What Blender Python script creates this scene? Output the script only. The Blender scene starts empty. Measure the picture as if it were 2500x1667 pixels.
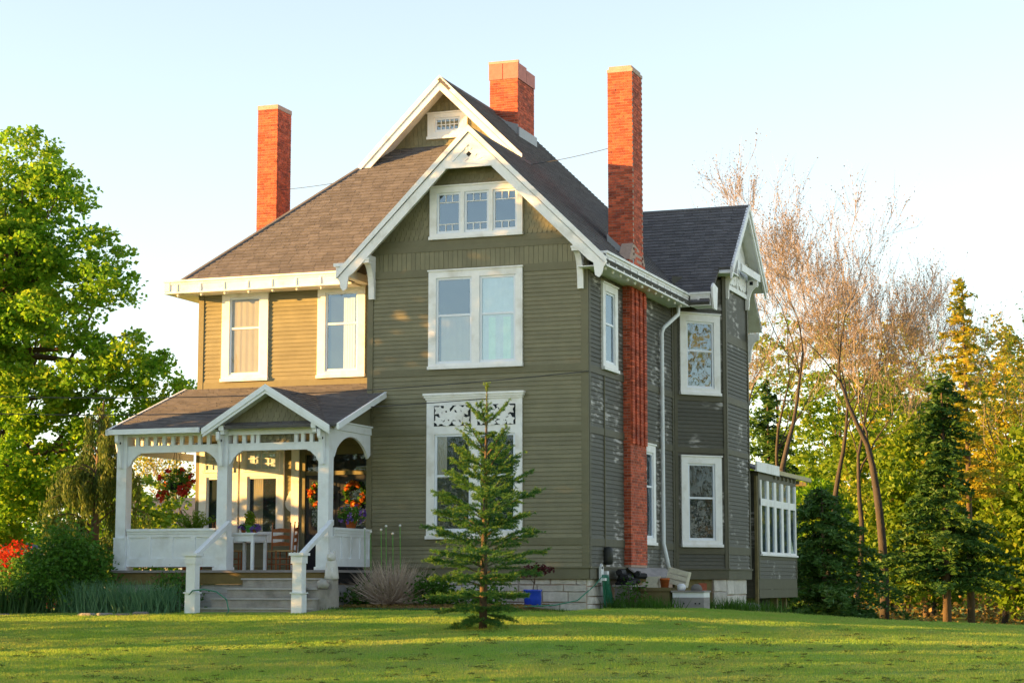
import bpy, math, random
import numpy as np
from mathutils import Vector, Matrix
R = math.radians
random.seed(7); np.random.seed(7)
sc = bpy.context.scene
COL = sc.collection

# ---------------------------------------------------------------- camera, sky, sun, exposure
CAM = (13.83, -43.29, 0.63)
cd = bpy.data.cameras.new('camera'); cd.lens = 70.0; cd.sensor_width = 36.0
cd.clip_start = 0.5; cd.clip_end = 900
cam = bpy.data.objects.new('camera', cd); COL.objects.link(cam)
cam.location = CAM; cam.rotation_euler = (R(90 + 6.88), 0, R(19.9))
sc.camera = cam

SUN_AZ, SUN_EL = 242.0, 7.5
w = bpy.data.worlds.new("World"); sc.world = w; w.use_nodes = True
wn = w.node_tree; bg = wn.nodes['Background']
sky = wn.nodes.new('ShaderNodeTexSky'); sky.sky_type = 'NISHITA'; sky.sun_disc = False
sky.sun_elevation = R(SUN_EL); sky.sun_rotation = R(SUN_AZ)
sky.air_density = 1.0; sky.dust_density = 0.1; sky.ozone_density = 1.6
hs = wn.nodes.new('ShaderNodeHueSaturation'); hs.inputs['Saturation'].default_value = 0.58
wn.links.new(sky.outputs[0], hs.inputs['Color']); wn.links.new(hs.outputs[0], bg.inputs[0])
bg.inputs[1].default_value = 0.1
sd = bpy.data.lights.new('sun', 'SUN'); sd.energy = 4.65; sd.angle = R(0.5); sd.color = (1.0, 0.52, 0.13)
sun = bpy.data.objects.new('sun', sd); COL.objects.link(sun)
ts = Vector((math.sin(R(SUN_AZ)) * math.cos(R(SUN_EL)), math.cos(R(SUN_AZ)) * math.cos(R(SUN_EL)), math.sin(R(SUN_EL))))
sun.rotation_euler = ts.to_track_quat('Z', 'Y').to_euler(); sun.location = ts * 80
vs = sc.view_settings
vs.view_transform = 'Standard'; vs.look = 'None'; vs.gamma = 1; vs.use_curve_mapping = False; vs.exposure = 2.2
sc.cycles.max_bounces = 6; sc.cycles.transparent_max_bounces = 12
sc.cycles.use_denoising = True

# ---------------------------------------------------------------- materials
MAT = {}
def mat(name, col, rough=0.7, var=0.12, scale=6.0, bump=0.0, bscale=None, piece=0.0, spec=0.3, stretch=(1, 1, 1), col2=None, f2=0.5, coat=0.0, zone=None):
    m = bpy.data.materials.new(name); m.use_nodes = True
    nt = m.node_tree; N = nt.nodes; L = nt.links
    b = N['Principled BSDF']
    b.inputs['Roughness'].default_value = rough
    b.inputs['Specular IOR Level'].default_value = spec
    if coat: b.inputs['Coat Weight'].default_value = coat
    g = N.new('ShaderNodeNewGeometry'); mp = N.new('ShaderNodeMapping'); mp.inputs['Scale'].default_value = stretch
    L.new(g.outputs['Position'], mp.inputs[0])
    n = N.new('ShaderNodeTexNoise'); n.inputs['Scale'].default_value = scale; n.inputs['Detail'].default_value = 6; n.inputs['Roughness'].default_value = 0.65
    L.new(mp.outputs[0], n.inputs['Vector'])
    cr = N.new('ShaderNodeMapRange'); cr.inputs['From Min'].default_value = 0.3; cr.inputs['From Max'].default_value = 0.7
    cr.inputs['To Min'].default_value = 1 - var; cr.inputs['To Max'].default_value = 1 + var
    L.new(n.outputs['Fac'], cr.inputs['Value'])
    val = cr.outputs[0]
    if piece:
        oi = N.new('ShaderNodeObjectInfo')
        ad = N.new('ShaderNodeMath'); ad.operation = 'ADD'; L.new(g.outputs['Random Per Island'], ad.inputs[0]); L.new(oi.outputs['Random'], ad.inputs[1])
        fr = N.new('ShaderNodeMath'); fr.operation = 'FRACT'; L.new(ad.outputs[0], fr.inputs[0])
        pr = N.new('ShaderNodeMapRange'); pr.inputs['To Min'].default_value = 1 - piece; pr.inputs['To Max'].default_value = 1 + piece
        L.new(fr.outputs[0], pr.inputs['Value'])
        mu = N.new('ShaderNodeMath'); mu.operation = 'MULTIPLY'; L.new(val, mu.inputs[0]); L.new(pr.outputs[0], mu.inputs[1]); val = mu.outputs[0]
    if col2 is not None:
        n2 = N.new('ShaderNodeTexNoise'); n2.inputs['Scale'].default_value = scale * 0.45; n2.inputs['Detail'].default_value = 5
        L.new(mp.outputs[0], n2.inputs['Vector'])
        mr = N.new('ShaderNodeMapRange'); mr.inputs['From Min'].default_value = f2 - 0.08; mr.inputs['From Max'].default_value = f2 + 0.08
        L.new(n2.outputs['Fac'], mr.inputs['Value'])
        fac = mr.outputs[0]
        if zone:      # the second colour only shows inside large patches
            n3 = N.new('ShaderNodeTexNoise'); n3.inputs['Scale'].default_value = zone; n3.inputs['Detail'].default_value = 2; L.new(g.outputs['Position'], n3.inputs['Vector'])
            m3 = N.new('ShaderNodeMapRange'); m3.inputs['From Min'].default_value = 0.50; m3.inputs['From Max'].default_value = 0.60; L.new(n3.outputs['Fac'], m3.inputs['Value'])
            mm_ = N.new('ShaderNodeMath'); mm_.operation = 'MULTIPLY'; L.new(fac, mm_.inputs[0]); L.new(m3.outputs[0], mm_.inputs[1]); fac = mm_.outputs[0]
        mc = N.new('ShaderNodeMix'); mc.data_type = 'RGBA'; L.new(fac, mc.inputs[0])
        mc.inputs[6].default_value = (*col, 1); mc.inputs[7].default_value = (*col2, 1); base = mc.outputs[2]
    else:
        rgb = N.new('ShaderNodeRGB'); rgb.outputs[0].default_value = (*col, 1); base = rgb.outputs[0]
    vm = N.new('ShaderNodeVectorMath'); vm.operation = 'SCALE'; L.new(base, vm.inputs[0]); L.new(val, vm.inputs['Scale'])
    L.new(vm.outputs[0], b.inputs['Base Color'])
    if bump:
        bn = N.new('ShaderNodeTexNoise'); bn.inputs['Scale'].default_value = bscale or scale * 5; bn.inputs['Detail'].default_value = 6
        L.new(mp.outputs[0], bn.inputs['Vector'])
        bp = N.new('ShaderNodeBump'); bp.inputs['Strength'].default_value = bump; bp.inputs['Distance'].default_value = 0.02
        L.new(bn.outputs['Fac'], bp.inputs['Height']); L.new(bp.outputs[0], b.inputs['Normal'])
    MAT[name] = m
    return m

def leaf_mat(name, cols, trans=0.4, rough=0.55):
    """foliage: random hue per leaf, some light passes through"""
    m = bpy.data.materials.new(name); m.use_nodes = True
    nt = m.node_tree; N = nt.nodes; L = nt.links
    for n in list(N): N.remove(n)
    out = N.new('ShaderNodeOutputMaterial'); g = N.new('ShaderNodeNewGeometry')
    ramp = N.new('ShaderNodeValToRGB'); e = ramp.color_ramp.elements
    e[0].position = 0; e[0].color = (*cols[0], 1); e[1].position = 1; e[1].color = (*cols[-1], 1)
    for i, c in enumerate(cols[1:-1]): q = e.new((i + 1) / (len(cols) - 1)); q.color = (*c, 1)
    ns = N.new('ShaderNodeTexNoise'); ns.inputs['Scale'].default_value = 0.6; ns.inputs['Detail'].default_value = 3; L.new(g.outputs['Position'], ns.inputs['Vector'])
    mx = N.new('ShaderNodeMath'); mx.operation = 'MULTIPLY_ADD'; mx.inputs[1].default_value = 0.55
    a2 = N.new('ShaderNodeMapRange'); a2.inputs['From Min'].default_value = 0.3; a2.inputs['From Max'].default_value = 0.7; a2.inputs['To Max'].default_value = 0.45
    L.new(ns.outputs['Fac'], a2.inputs['Value'])
    L.new(g.outputs['Random Per Island'], mx.inputs[0]); L.new(a2.outputs[0], mx.inputs[2]); L.new(mx.outputs[0], ramp.inputs[0])
    p = N.new('ShaderNodeBsdfPrincipled'); p.inputs['Roughness'].default_value = rough; p.inputs['Specular IOR Level'].default_value = 0.25
    L.new(ramp.outputs[0], p.inputs['Base Color'])
    t = N.new('ShaderNodeBsdfTranslucent'); L.new(ramp.outputs[0], t.inputs['Color'])
    ms = N.new('ShaderNodeMixShader'); ms.inputs[0].default_value = trans
    L.new(p.outputs[0], ms.inputs[1]); L.new(t.outputs[0], ms.inputs[2]); L.new(ms.outputs[0], out.inputs[0])
    MAT[name] = m
    return m

def glass_mat(name, refl=0.3, tint=(0.9, 0.95, 1.0)):
    m = bpy.data.materials.new(name); m.use_nodes = True
    nt = m.node_tree; N = nt.nodes; L = nt.links
    for n in list(N): N.remove(n)
    out = N.new('ShaderNodeOutputMaterial')
    gl = N.new('ShaderNodeBsdfGlossy'); gl.inputs['Roughness'].default_value = 0.02; gl.inputs['Color'].default_value = (0.72, 0.86, 1, 1)
    nz = N.new('ShaderNodeTexNoise'); nz.inputs['Scale'].default_value = 1.3; ge = N.new('ShaderNodeNewGeometry'); L.new(ge.outputs['Position'], nz.inputs['Vector'])
    bp = N.new('ShaderNodeBump'); bp.inputs['Strength'].default_value = 0.05; bp.inputs['Distance'].default_value = 0.1; L.new(nz.outputs['Fac'], bp.inputs['Height']); L.new(bp.outputs[0], gl.inputs['Normal'])
    tr = N.new('ShaderNodeBsdfTransparent'); tr.inputs['Color'].default_value = (*tint, 1)
    lw = N.new('ShaderNodeFresnel'); lw.inputs['IOR'].default_value = 1.5
    ad = N.new('ShaderNodeMath'); ad.operation = 'MULTIPLY_ADD'; ad.inputs[1].default_value = 1.0; ad.inputs[2].default_value = refl; ad.use_clamp = True
    L.new(lw.outputs[0], ad.inputs[0])
    bf = N.new('ShaderNodeMath'); bf.operation = 'SUBTRACT'; bf.inputs[0].default_value = 1.0; L.new(ge.outputs['Backfacing'], bf.inputs[1])
    mb = N.new('ShaderNodeMath'); mb.operation = 'MULTIPLY'; L.new(ad.outputs[0], mb.inputs[0]); L.new(bf.outputs[0], mb.inputs[1])
    ms = N.new('ShaderNodeMixShader'); L.new(mb.outputs[0], ms.inputs[0]); L.new(tr.outputs[0], ms.inputs[1]); L.new(gl.outputs[0], ms.inputs[2])
    L.new(ms.outputs[0], out.inputs[0]); MAT[name] = m
    return m

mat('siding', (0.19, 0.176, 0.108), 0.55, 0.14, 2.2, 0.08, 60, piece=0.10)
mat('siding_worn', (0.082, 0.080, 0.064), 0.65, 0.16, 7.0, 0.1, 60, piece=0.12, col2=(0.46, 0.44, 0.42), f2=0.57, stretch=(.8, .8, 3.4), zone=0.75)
mat('trim_olive_dark', (0.088, 0.083, 0.056), 0.6, 0.12, 4.0, 0.05, 50)  # darker, unmarked olive trim for the right-hand walls and back room
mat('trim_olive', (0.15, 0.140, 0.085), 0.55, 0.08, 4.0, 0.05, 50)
mat('trim', (0.80, 0.80, 0.81), 0.5, 0.06, 5.0, 0.06, 40, col2=(0.66, 0.645, 0.62), f2=0.62)
mat('sash', (0.72, 0.76, 0.84), 0.4, 0.03, 3.0)
mat('soffit', (0.42, 0.37, 0.22), 0.6, 0.08, 3.0)
mat('shingle', (0.128, 0.122, 0.128), 0.85, 0.16, 4.0, 0.5, 160, piece=0.17)
mat('brick', (0.46, 0.092, 0.042), 0.8, 0.25, 14.0, 0.4, 90, piece=0.40, col2=(0.33, 0.068, 0.042), f2=0.56)
mat('brick_dark', (0.28, 0.075, 0.042), 0.8, 0.2, 20.0, 0.4, 90, piece=0.3)
mat('mortar', (0.40, 0.29, 0.235), 0.9, 0.15, 15.0, 0.3, 120)
mat('capstone', (0.42, 0.30, 0.25), 0.8, 0.15, 8.0, 0.3, 60)
mat('slate_slab', (0.46, 0.17, 0.14), 0.7, 0.15, 6.0, 0.2, 60, piece=0.15)
mat('limestone', (0.50, 0.47, 0.44), 0.85, 0.2, 6.0, 0.6, 30, piece=0.12)
mat('concrete', (0.34, 0.32, 0.29), 0.85, 0.18, 5.0, 0.4, 50, col2=(0.25, 0.235, 0.21), f2=0.55)
mat('block', (0.42, 0.41, 0.41), 0.85, 0.14, 6.0, 0.4, 60, piece=0.08)
mat('porch_paint', (0.17, 0.125, 0.045), 0.65, 0.2, 4.0, 0.15, 40)
mat('white_paint', (0.76, 0.80, 0.85), 0.45, 0.05, 5.0, 0.05, 40, col2=(0.66, 0.68, 0.70), f2=0.63)
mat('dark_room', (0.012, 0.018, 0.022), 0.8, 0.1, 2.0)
mat('door_paint', (0.018, 0.019, 0.026), 0.35, 0.1, 3.0)
mat('curtain', (0.62, 0.62, 0.52), 0.9, 0.08, 5.0)
mat('curtain_green', (0.62, 0.72, 0.50), 0.9, 0.1, 5.0)
mat('shade_cloth', (0.40, 0.32, 0.23), 0.9, 0.06, 3.0)
mat('wood_chair', (0.30, 0.095, 0.028), 0.4, 0.2, 12.0, 0.1, 60, stretch=(1, 1, 0.2))
mat('rush', (0.42, 0.27, 0.11), 0.8, 0.2, 40.0, 0.3, 200)
mat('grey_wood', (0.26, 0.24, 0.24), 0.85, 0.2, 6.0, 0.3, 60, stretch=(0.3, 0.3, 2))
mat('olive_wood', (0.16, 0.13, 0.06), 0.8, 0.2, 6.0, 0.3, 60)
mat('black_stuff', (0.012, 0.012, 0.014), 0.7, 0.2, 6.0, 0.3, 40)
mat('green_hose', (0.035, 0.19, 0.12), 0.35, 0.1, 6.0)
mat('blue_glaze', (0.012, 0.045, 0.42), 0.12, 0.15, 6.0, coat=0.6)
mat('terracotta', (0.42, 0.11, 0.03), 0.7, 0.1, 6.0)
mat('white_plastic', (0.70, 0.72, 0.76), 0.4, 0.05, 6.0)
mat('cream_block', (0.55, 0.52, 0.42), 0.8, 0.15, 10.0)
mat('green_plastic', (0.10, 0.38, 0.04), 0.4, 0.1, 6.0)
mat('tin', (0.35, 0.34, 0.32), 0.45, 0.15, 8.0, col2=(0.22, 0.1, 0.06), f2=0.58)
mat('plaster', (0.62, 0.62, 0.60), 0.7, 0.1, 10.0)
mat('wire', (0.05, 0.05, 0.055), 0.6, 0.05)
mat('bark', (0.105, 0.075, 0.052), 0.9, 0.25, 8.0, 0.8, 30, stretch=(1, 1, 0.25))
mat('bark_grey', (0.055, 0.047, 0.042), 0.9, 0.25, 8.0, 0.8, 30, stretch=(1, 1, 0.25))
mat('twig', (0.25, 0.21, 0.19), 0.9, 0.25, 3.0)
mat('dry_twig', (0.46, 0.37, 0.30), 0.9, 0.25, 12.0)
mat('mulch', (0.20, 0.085, 0.05), 0.95, 0.35, 30.0, 0.8, 60)
mat('stone', (0.20, 0.19, 0.18), 0.9, 0.2, 8.0, 0.6, 30, piece=0.2)
mat('red_paint', (0.34, 0.022, 0.014), 0.6, 0.2, 4.0, 0.1, 30, piece=0.1)
mat('roof_grey', (0.07, 0.085, 0.12), 0.85, 0.2, 6.0, 0.3, 60)
mat('neighbour_wall', (0.38, 0.36, 0.34), 0.8, 0.1, 4.0)
mat('lawn', (0.17, 0.29, 0.04), 0.9, 0.25, 1.4, 0.9, 45, col2=(0.19, 0.27, 0.05), f2=0.52)
mat('soil', (0.10, 0.075, 0.05), 0.95, 0.3, 6.0, 0.8, 30)
mat('flashing', (0.30, 0.31, 0.33), 0.45, 0.1, 6.0)
mat('meter', (0.03, 0.032, 0.03), 0.5, 0.1)
glass_mat('glass', 0.13)
glass_mat('glass_dark', 0.0)
glass_mat('screen', 0.0)
leaf_mat('grass_blade', [(0.17, 0.32, 0.04), (0.25, 0.43, 0.06), (0.34, 0.44, 0.09), (0.40, 0.40, 0.11)], 0.5)
leaf_mat('clipping', [(0.07, 0.11, 0.02), (0.14, 0.19, 0.035)], 0.3)
leaf_mat('maple_leaf', [(0.09, 0.25, 0.015), (0.16, 0.35, 0.02), (0.26, 0.42, 0.028), (0.44, 0.46, 0.03)], 0.62)
leaf_mat('gold_leaf', [(0.14, 0.22, 0.02), (0.28, 0.32, 0.025), (0.42, 0.36, 0.035), (0.46, 0.28, 0.05)], 0.5)
leaf_mat('lime_leaf', [(0.07, 0.17, 0.015), (0.17, 0.29, 0.02), (0.32, 0.37, 0.03)], 0.5)
leaf_mat('bud', [(0.24, 0.17, 0.12), (0.30, 0.22, 0.14), (0.32, 0.28, 0.12)], 0.4)
leaf_mat('needle', [(0.02, 0.07, 0.016), (0.045, 0.12, 0.02), (0.10, 0.17, 0.025)], 0.25)
leaf_mat('needle_young', [(0.035, 0.12, 0.03), (0.065, 0.19, 0.04), (0.12, 0.24, 0.045)], 0.3)
leaf_mat('needle_tip', [(0.13, 0.24, 0.04), (0.24, 0.32, 0.05)], 0.4)
leaf_mat('weeping', [(0.03, 0.065, 0.015), (0.09, 0.15, 0.03), (0.22, 0.26, 0.045)], 0.35)
leaf_mat('shrub_leaf', [(0.04, 0.12, 0.015), (0.07, 0.19, 0.02), (0.13, 0.25, 0.03)], 0.45)
leaf_mat('blue_grass', [(0.07, 0.18, 0.09), (0.13, 0.28, 0.15), (0.2, 0.35, 0.2)], 0.35)
leaf_mat('iris_leaf', [(0.02, 0.07, 0.018), (0.05, 0.12, 0.03)], 0.3)
leaf_mat('weed_leaf', [(0.03, 0.09, 0.01), (0.07, 0.17, 0.015)], 0.4)
leaf_mat('litter', [(0.12, 0.10, 0.03), (0.26, 0.17, 0.05), (0.10, 0.12, 0.03)], 0.3)
leaf_mat('red_petal', [(0.30, 0.008, 0.01), (0.5, 0.02, 0.015), (0.55, 0.12, 0.02)], 0.3)
leaf_mat('orange_petal', [(0.55, 0.10, 0.015), (0.60, 0.24, 0.03), (0.5, 0.04, 0.02), (0.62, 0.45, 0.12)], 0.3)
leaf_mat('purple_petal', [(0.12, 0.06, 0.38), (0.22, 0.14, 0.5), (0.3, 0.06, 0.36)], 0.3)
leaf_mat('red_leaf', [(0.30, 0.015, 0.012), (0.48, 0.03, 0.016), (0.55, 0.10, 0.02)], 0.45)
leaf_mat('maroon_leaf', [(0.05, 0.008, 0.012), (0.12, 0.015, 0.02)], 0.3)

# ---------------------------------------------------------------- mesh helpers
ORG = {}
def link(o, parent=None):
    COL.objects.link(o)
    if parent is not None: o.parent = parent
    return o
def empty(name, loc, label=None, cat=None, group=None, kind=None):
    o = bpy.data.objects.new(name, None); COL.objects.link(o); o.location = loc; o.empty_display_size = 0.2
    ORG[o.name] = Vector(loc); tag(o, label, cat, group, kind)
    return o
def tag(o, label=None, cat=None, group=None, kind=None):
    if label: o['label'] = label
    if cat: o['category'] = cat
    if group: o['group'] = group
    if kind: o['kind'] = kind
    return o
def org(o):
    return ORG.get(o.name, Vector((0, 0, 0))) if o is not None else Vector((0, 0, 0))

class M:
    """collects vertices and faces in world space; build() links them as one mesh object"""
    def __init__(s): s.v = []; s.f = []; s.k = []
    def add(s, vs, fs):
        k = len(s.v); s.v += [tuple(p) for p in vs]; s.f += [tuple(i + k for i in q) for q in fs]; s.k.append(([tuple(p) for p in vs], fs)); return s
    def box(s, x0, x1, y0, y1, z0, z1):
        return s.add([(x0, y0, z0), (x1, y0, z0), (x1, y1, z0), (x0, y1, z0), (x0, y0, z1), (x1, y0, z1), (x1, y1, z1), (x0, y1, z1)], BOXF)
    def prism(s, poly, vec):
        """closed polygon (list of 3-D points, in order) pushed along vec"""
        n = len(poly); vec = Vector(vec); a = [Vector(p) for p in poly]
        nrm = Vector((0, 0, 0))
        for i in range(n): nrm += a[i].cross(a[(i + 1) % n])
        if nrm.dot(vec) > 0: a.reverse()
        vs = a + [p + vec for p in a]
        return s.add(vs, [tuple(range(n)), tuple(range(2 * n - 1, n - 1, -1))] + [(i, i + n, (i + 1) % n + n, (i + 1) % n) for i in range(n)])
    def tube(s, pts, r, n=6, cap=True):
        pts = [Vector(p) for p in pts]; k = len(pts)
        rs = r if isinstance(r, (list, tuple)) else [r] * k
        up = None; rings = []
        for i, p in enumerate(pts):
            t = (pts[min(i + 1, k - 1)] - pts[max(i - 1, 0)])
            if t.length < 1e-9: t = Vector((0, 0, 1))
            t.normalize()
            if up is None:
                up = t.orthogonal().normalized()
            else:
                up = (up - t * up.dot(t)); up = up.normalized() if up.length > 1e-6 else t.orthogonal().normalized()
            b = t.cross(up)
            rings.append([p + (up * math.cos(2 * math.pi * j / n) + b * math.sin(2 * math.pi * j / n)) * rs[i] for j in range(n)])
        vs = [q for g in rings for q in g]; fs = []
        for i in range(k - 1):
            for j in range(n): fs.append((i * n + j, i * n + (j + 1) % n, (i + 1) * n + (j + 1) % n, (i + 1) * n + j))
        if cap: fs.append(tuple(range(n - 1, -1, -1))); fs.append(tuple((k - 1) * n + j for j in range(n)))
        return s.add(vs, fs)
    def lathe(s, c, prof, n=16, squash=1.0):
        c = Vector(c); vs = []; fs = []
        for r, z in prof:
            for j in range(n): vs.append(c + Vector((r * math.cos(2 * math.pi * j / n), squash * r * math.sin(2 * math.pi * j / n), z)))
        for i in range(len(prof) - 1):
            for j in range(n): fs.append((i * n + j, i * n + (j + 1) % n, (i + 1) * n + (j + 1) % n, (i + 1) * n + j))
        fs.append(tuple(range(n - 1, -1, -1))); fs.append(tuple((len(prof) - 1) * n + j for j in range(n)))
        return s.add(vs, fs)
    def build(s, name, m, parent=None, smooth=False):
        o = org(parent)
        me = bpy.data.meshes.new(name)
        me.from_pydata([(x - o.x, y - o.y, z - o.z) for x, y, z in s.v], [], s.f)
        me.materials.append(MAT[m]); me.update()
        if smooth: me.shade_smooth()
        ob = bpy.data.objects.new(name, me); link(ob, parent); ORG[ob.name] = o.copy()
        return ob
    def piece(s, name, m, parent):
        """one small piece with its own origin at its middle"""
        o = org(parent); c = Vector((0, 0, 0))
        for p in s.v: c += Vector(p)
        c /= len(s.v)
        me = bpy.data.meshes.new(name); me.from_pydata([(x - c.x, y - c.y, z - c.z) for x, y, z in s.v], [], s.f)
        me.materials.append(MAT[m]); ob = bpy.data.objects.new(name, me); link(ob, parent); ob.location = c - o
        return ob
def split(m, name, mm, parent):
    """every box or prism that was added becomes a piece of its own"""
    return [M().add(v, f).piece(name, mm, parent) for v, f in m.k]
BOXF = [(3, 2, 1, 0), (4, 5, 6, 7), (0, 1, 5, 4), (1, 2, 6, 5), (2, 3, 7, 6), (3, 0, 4, 7)]
def copies(src, offsets, parent):
    for d in offsets:
        c = src.copy(); link(c, parent); c.location = src.location + Vector(d)

def np_mesh(name, verts, nper, m, parent=None):
    """many separate little polygons (nper corners each) as one mesh"""
    verts = np.asarray(verts, np.float32).reshape(-1, 3); nv = len(verts); nf = nv // nper
    o = org(parent); verts = verts - np.array(o, np.float32)
    me = bpy.data.meshes.new(name)
    me.vertices.add(nv); me.vertices.foreach_set('co', verts.ravel())
    me.loops.add(nv); me.loops.foreach_set('vertex_index', np.arange(nv, dtype=np.int32))
    me.polygons.add(nf); me.polygons.foreach_set('loop_start', np.arange(0, nv, nper, dtype=np.int32))
    try: me.polygons.foreach_set('loop_total', np.full(nf, nper, np.int32))
    except Exception: pass
    me.update(calc_edges=True); me.materials.append(MAT[m])
    ob = bpy.data.objects.new(name, me); link(ob, parent); ORG[ob.name] = o.copy()
    if parent is not None: ob['kind'] = 'stuff'
    return ob

def unit(a): return a / (np.linalg.norm(a, axis=-1, keepdims=True) + 1e-9)
def leaves(centers, size, flat=0.5, aspect=0.7, rng=np.random):
    """a kite-shaped leaf at each centre, tilted at random; flat>0 keeps them closer to level"""
    n = len(centers); d = rng.normal(size=(n, 3)); d[:, 2] *= (1 - flat); d = unit(d)
    q = rng.normal(size=(n, 3)); b = unit(np.cross(d, q)); s = size * rng.uniform(0.65, 1.35, (n, 1))
    a = centers - d * s * 0.5; e = centers + d * s * 0.5; mid = centers - d * s * 0.08
    return np.stack([a, mid + b * s * aspect * 0.5, e, mid - b * s * aspect * 0.5], 1).reshape(-1, 3)
def blades(base, h, wid, lean=0.35, rng=np.random):
    """one narrow triangle per blade"""
    n = len(base); a = rng.uniform(0, 2 * np.pi, n); hh = h * rng.uniform(0.6, 1.3, n)
    dirv = np.stack([np.cos(a), np.sin(a), np.zeros(n)], 1); la = rng.uniform(0, 2 * np.pi, n); ll = hh * lean * rng.uniform(0, 1, n)
    tip = base + np.stack([np.cos(la) * ll, np.sin(la) * ll, hh], 1)
    w2 = (wid * rng.uniform(0.7, 1.3, n))[:, None] * 0.5
    return np.stack([base - dirv * w2, base + dirv * w2, tip], 1).reshape(-1, 3)
# ---------------------------------------------------------------- the ground
def gz(x, y):
    x = np.asarray(x, float); y = np.asarray(y, float)
    t = np.clip((-3.2 - y) / 12.5, 0, 1); z = -0.85 * (t * 0.75 + 0.25 * t * t * (3 - 2 * t))
    z = z - 0.15 * np.clip((-16 - y) / 28, 0, 1)
    z = z - (0.06 * np.clip(x - 2.0, 0, 4) + 0.04 * np.clip(x - 6, 0, 12)) * np.clip((y + 16) / 12, 0.0, 1)
    t2 = np.clip((y - 2.0) / 22, 0, 1); z = z - 0.85 * t2 * t2 * (3 - 2 * t2)
    z = z - 0.012 * np.clip(-11 - x, 0, 30)
    z = z + 0.015 * np.sin(x * 0.55 + 1.0) * np.sin(y * 0.42) * np.clip((-y - 1.5) / 3, 0, 1)
    return z
def gzf(x, y): return float(gz(x, y))
xs = np.concatenate([np.linspace(-320, -42, 40), np.linspace(-40, 40, 161), np.linspace(42, 320, 40)])
ys = np.concatenate([np.linspace(-120, -48, 14), np.linspace(-46, 40, 173), np.linspace(44, 460, 50)])
gx, gy = np.meshgrid(xs, ys); gzz = gz(gx, gy)
vv = np.stack([gx, gy, gzz], -1).reshape(-1, 3); nx = len(xs)
ff = [(j * nx + i, j * nx + i + 1, (j + 1) * nx + i + 1, (j + 1) * nx + i) for j in range(len(ys) - 1) for i in range(nx - 1)]
me = bpy.data.meshes.new('ground'); me.from_pydata(vv.tolist(), [], ff); me.materials.append(MAT['lawn']); me.shade_smooth()
ground = link(bpy.data.objects.new('ground', me)); tag(ground, 'mown green lawn sloping gently down in front of the house', 'lawn', kind='structure')

# grass blades over the part of the lawn one can see from close by
yaw = R(19.9); FH = np.array([-math.sin(yaw), math.cos(yaw)]); RH = np.array([math.cos(yaw), math.sin(yaw)])
rg = np.random.default_rng(3)
n = 760000
d = 25.5 + 21.5 * rg.uniform(0, 1, n) ** 0.9; l = rg.uniform(-1, 1, n) * (0.30 * d + 3.0)
px_ = CAM[0] + FH[0] * d + RH[0] * l; py_ = CAM[1] + FH[1] * d + RH[1] * l
ok = ~((px_ > -11.2) & (px_ < 0.2) & (py_ > -2.55)) & ~((px_ > -5.3) & (px_ < -0.7) & (py_ > -3.1)) & ~((px_ > -8.1) & (px_ < -5.0) & (py_ > -4.3)) & (py_ < 6)
ok &= ~((px_ < -8.2) & (py_ > -4.6) & (py_ < 1))
px_, py_ = px_[ok], py_[ok]
pat = np.sin(px_ * 1.7 + 2.2 * np.sin(py_ * 0.9)) * np.sin(py_ * 2.3 + 1.3 * np.sin(px_ * 0.6))
pat2 = np.sin(px_ * 5.1 + 3 * np.sin(py_ * 3.7)) * np.sin(py_ * 6.3 + 2 * np.sin(px_ * 4.1))
hh = 0.040 + 0.012 * pat + 0.014 * pat2
bl = blades(np.stack([px_, py_, gz(px_, py_) - 0.004], 1), np.clip(hh, .015, .08), 0.014, 0.9, rg)
tag(np_mesh('grass', bl, 3, 'grass_blade'), 'short mown grass covering the lawn in front of the house', 'grass', kind='stuff')

# dark clumps of mown clippings left lying on the lawn
cl = []
for k in range(300):
    dd = rg.uniform(27.5, 36.5) if k % 3 else rg.uniform(26, 39); ll = rg.uniform(-1, 1) * 0.27 * dd
    x = CAM[0] + FH[0] * dd + RH[0] * ll; y = CAM[1] + FH[1] * dd + RH[1] * ll
    r = 0.02 + 0.09 * rg.uniform(0, 1) ** 3; m_ = int(16 + r * 500)
    c = np.stack([x + rg.normal(0, r * 1.3, m_), y + rg.normal(0, r, m_), np.full(m_, gzf(x, y)) + 0.035 + np.abs(rg.normal(0, r * 0.35, m_))], 1)
    cl.append(leaves(c, 0.05, 0.6, 0.25, rg))
tag(np_mesh('grass_clippings', np.concatenate(cl), 4, 'clipping'), 'dark clumps of mown clippings scattered over the lawn', 'clippings', kind='stuff')

# bark mulch bed in front of the gable wall
m = M(); pts = [(-5.25, -0.02), (-5.25, -1.9), (-4.4, -2.6), (-3.2, -2.8), (-2.0, -2.85), (-1.0, -2.3), (-0.75, -0.9), (-0.7, -0.02)]
nI = 9
for i in range(len(pts)): pass
cx, cy = -3.0, -1.1
rings = []
for k in range(nI):
    t = 1 - k / (nI - 1)
    rings.append([(cx + (x - cx) * t, cy + (y - cy) * t, (0.115 * (1 - t ** 4)) - 0.01 + random.uniform(-.008, .012)) for x, y in pts])
vs_ = [p for g in rings for p in g]; q = len(pts)
m.add(vs_, [(k * q + i, k * q + (i + 1) % q, (k + 1) * q + (i + 1) % q, (k + 1) * q + i) for k in range(nI - 1) for i in range(q)])
bed = m.build('mulch_bed', 'mulch'); tag(bed, 'reddish bark mulch bed along the foot of the gable wall', 'flower bed', kind='structure')
nc = 5200; u = rg.uniform(-5.2, -0.8, nc); v_ = rg.uniform(-2.75, -0.05, nc)
chips = leaves(np.stack([u, v_, 0.115 + rg.uniform(-0.03, 0.02, nc) - 0.13 * np.clip((-v_ - 1.9) / 0.9, 0, 1) ** 2], 1), 0.07, 0.75, 0.35, rg)
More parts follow.
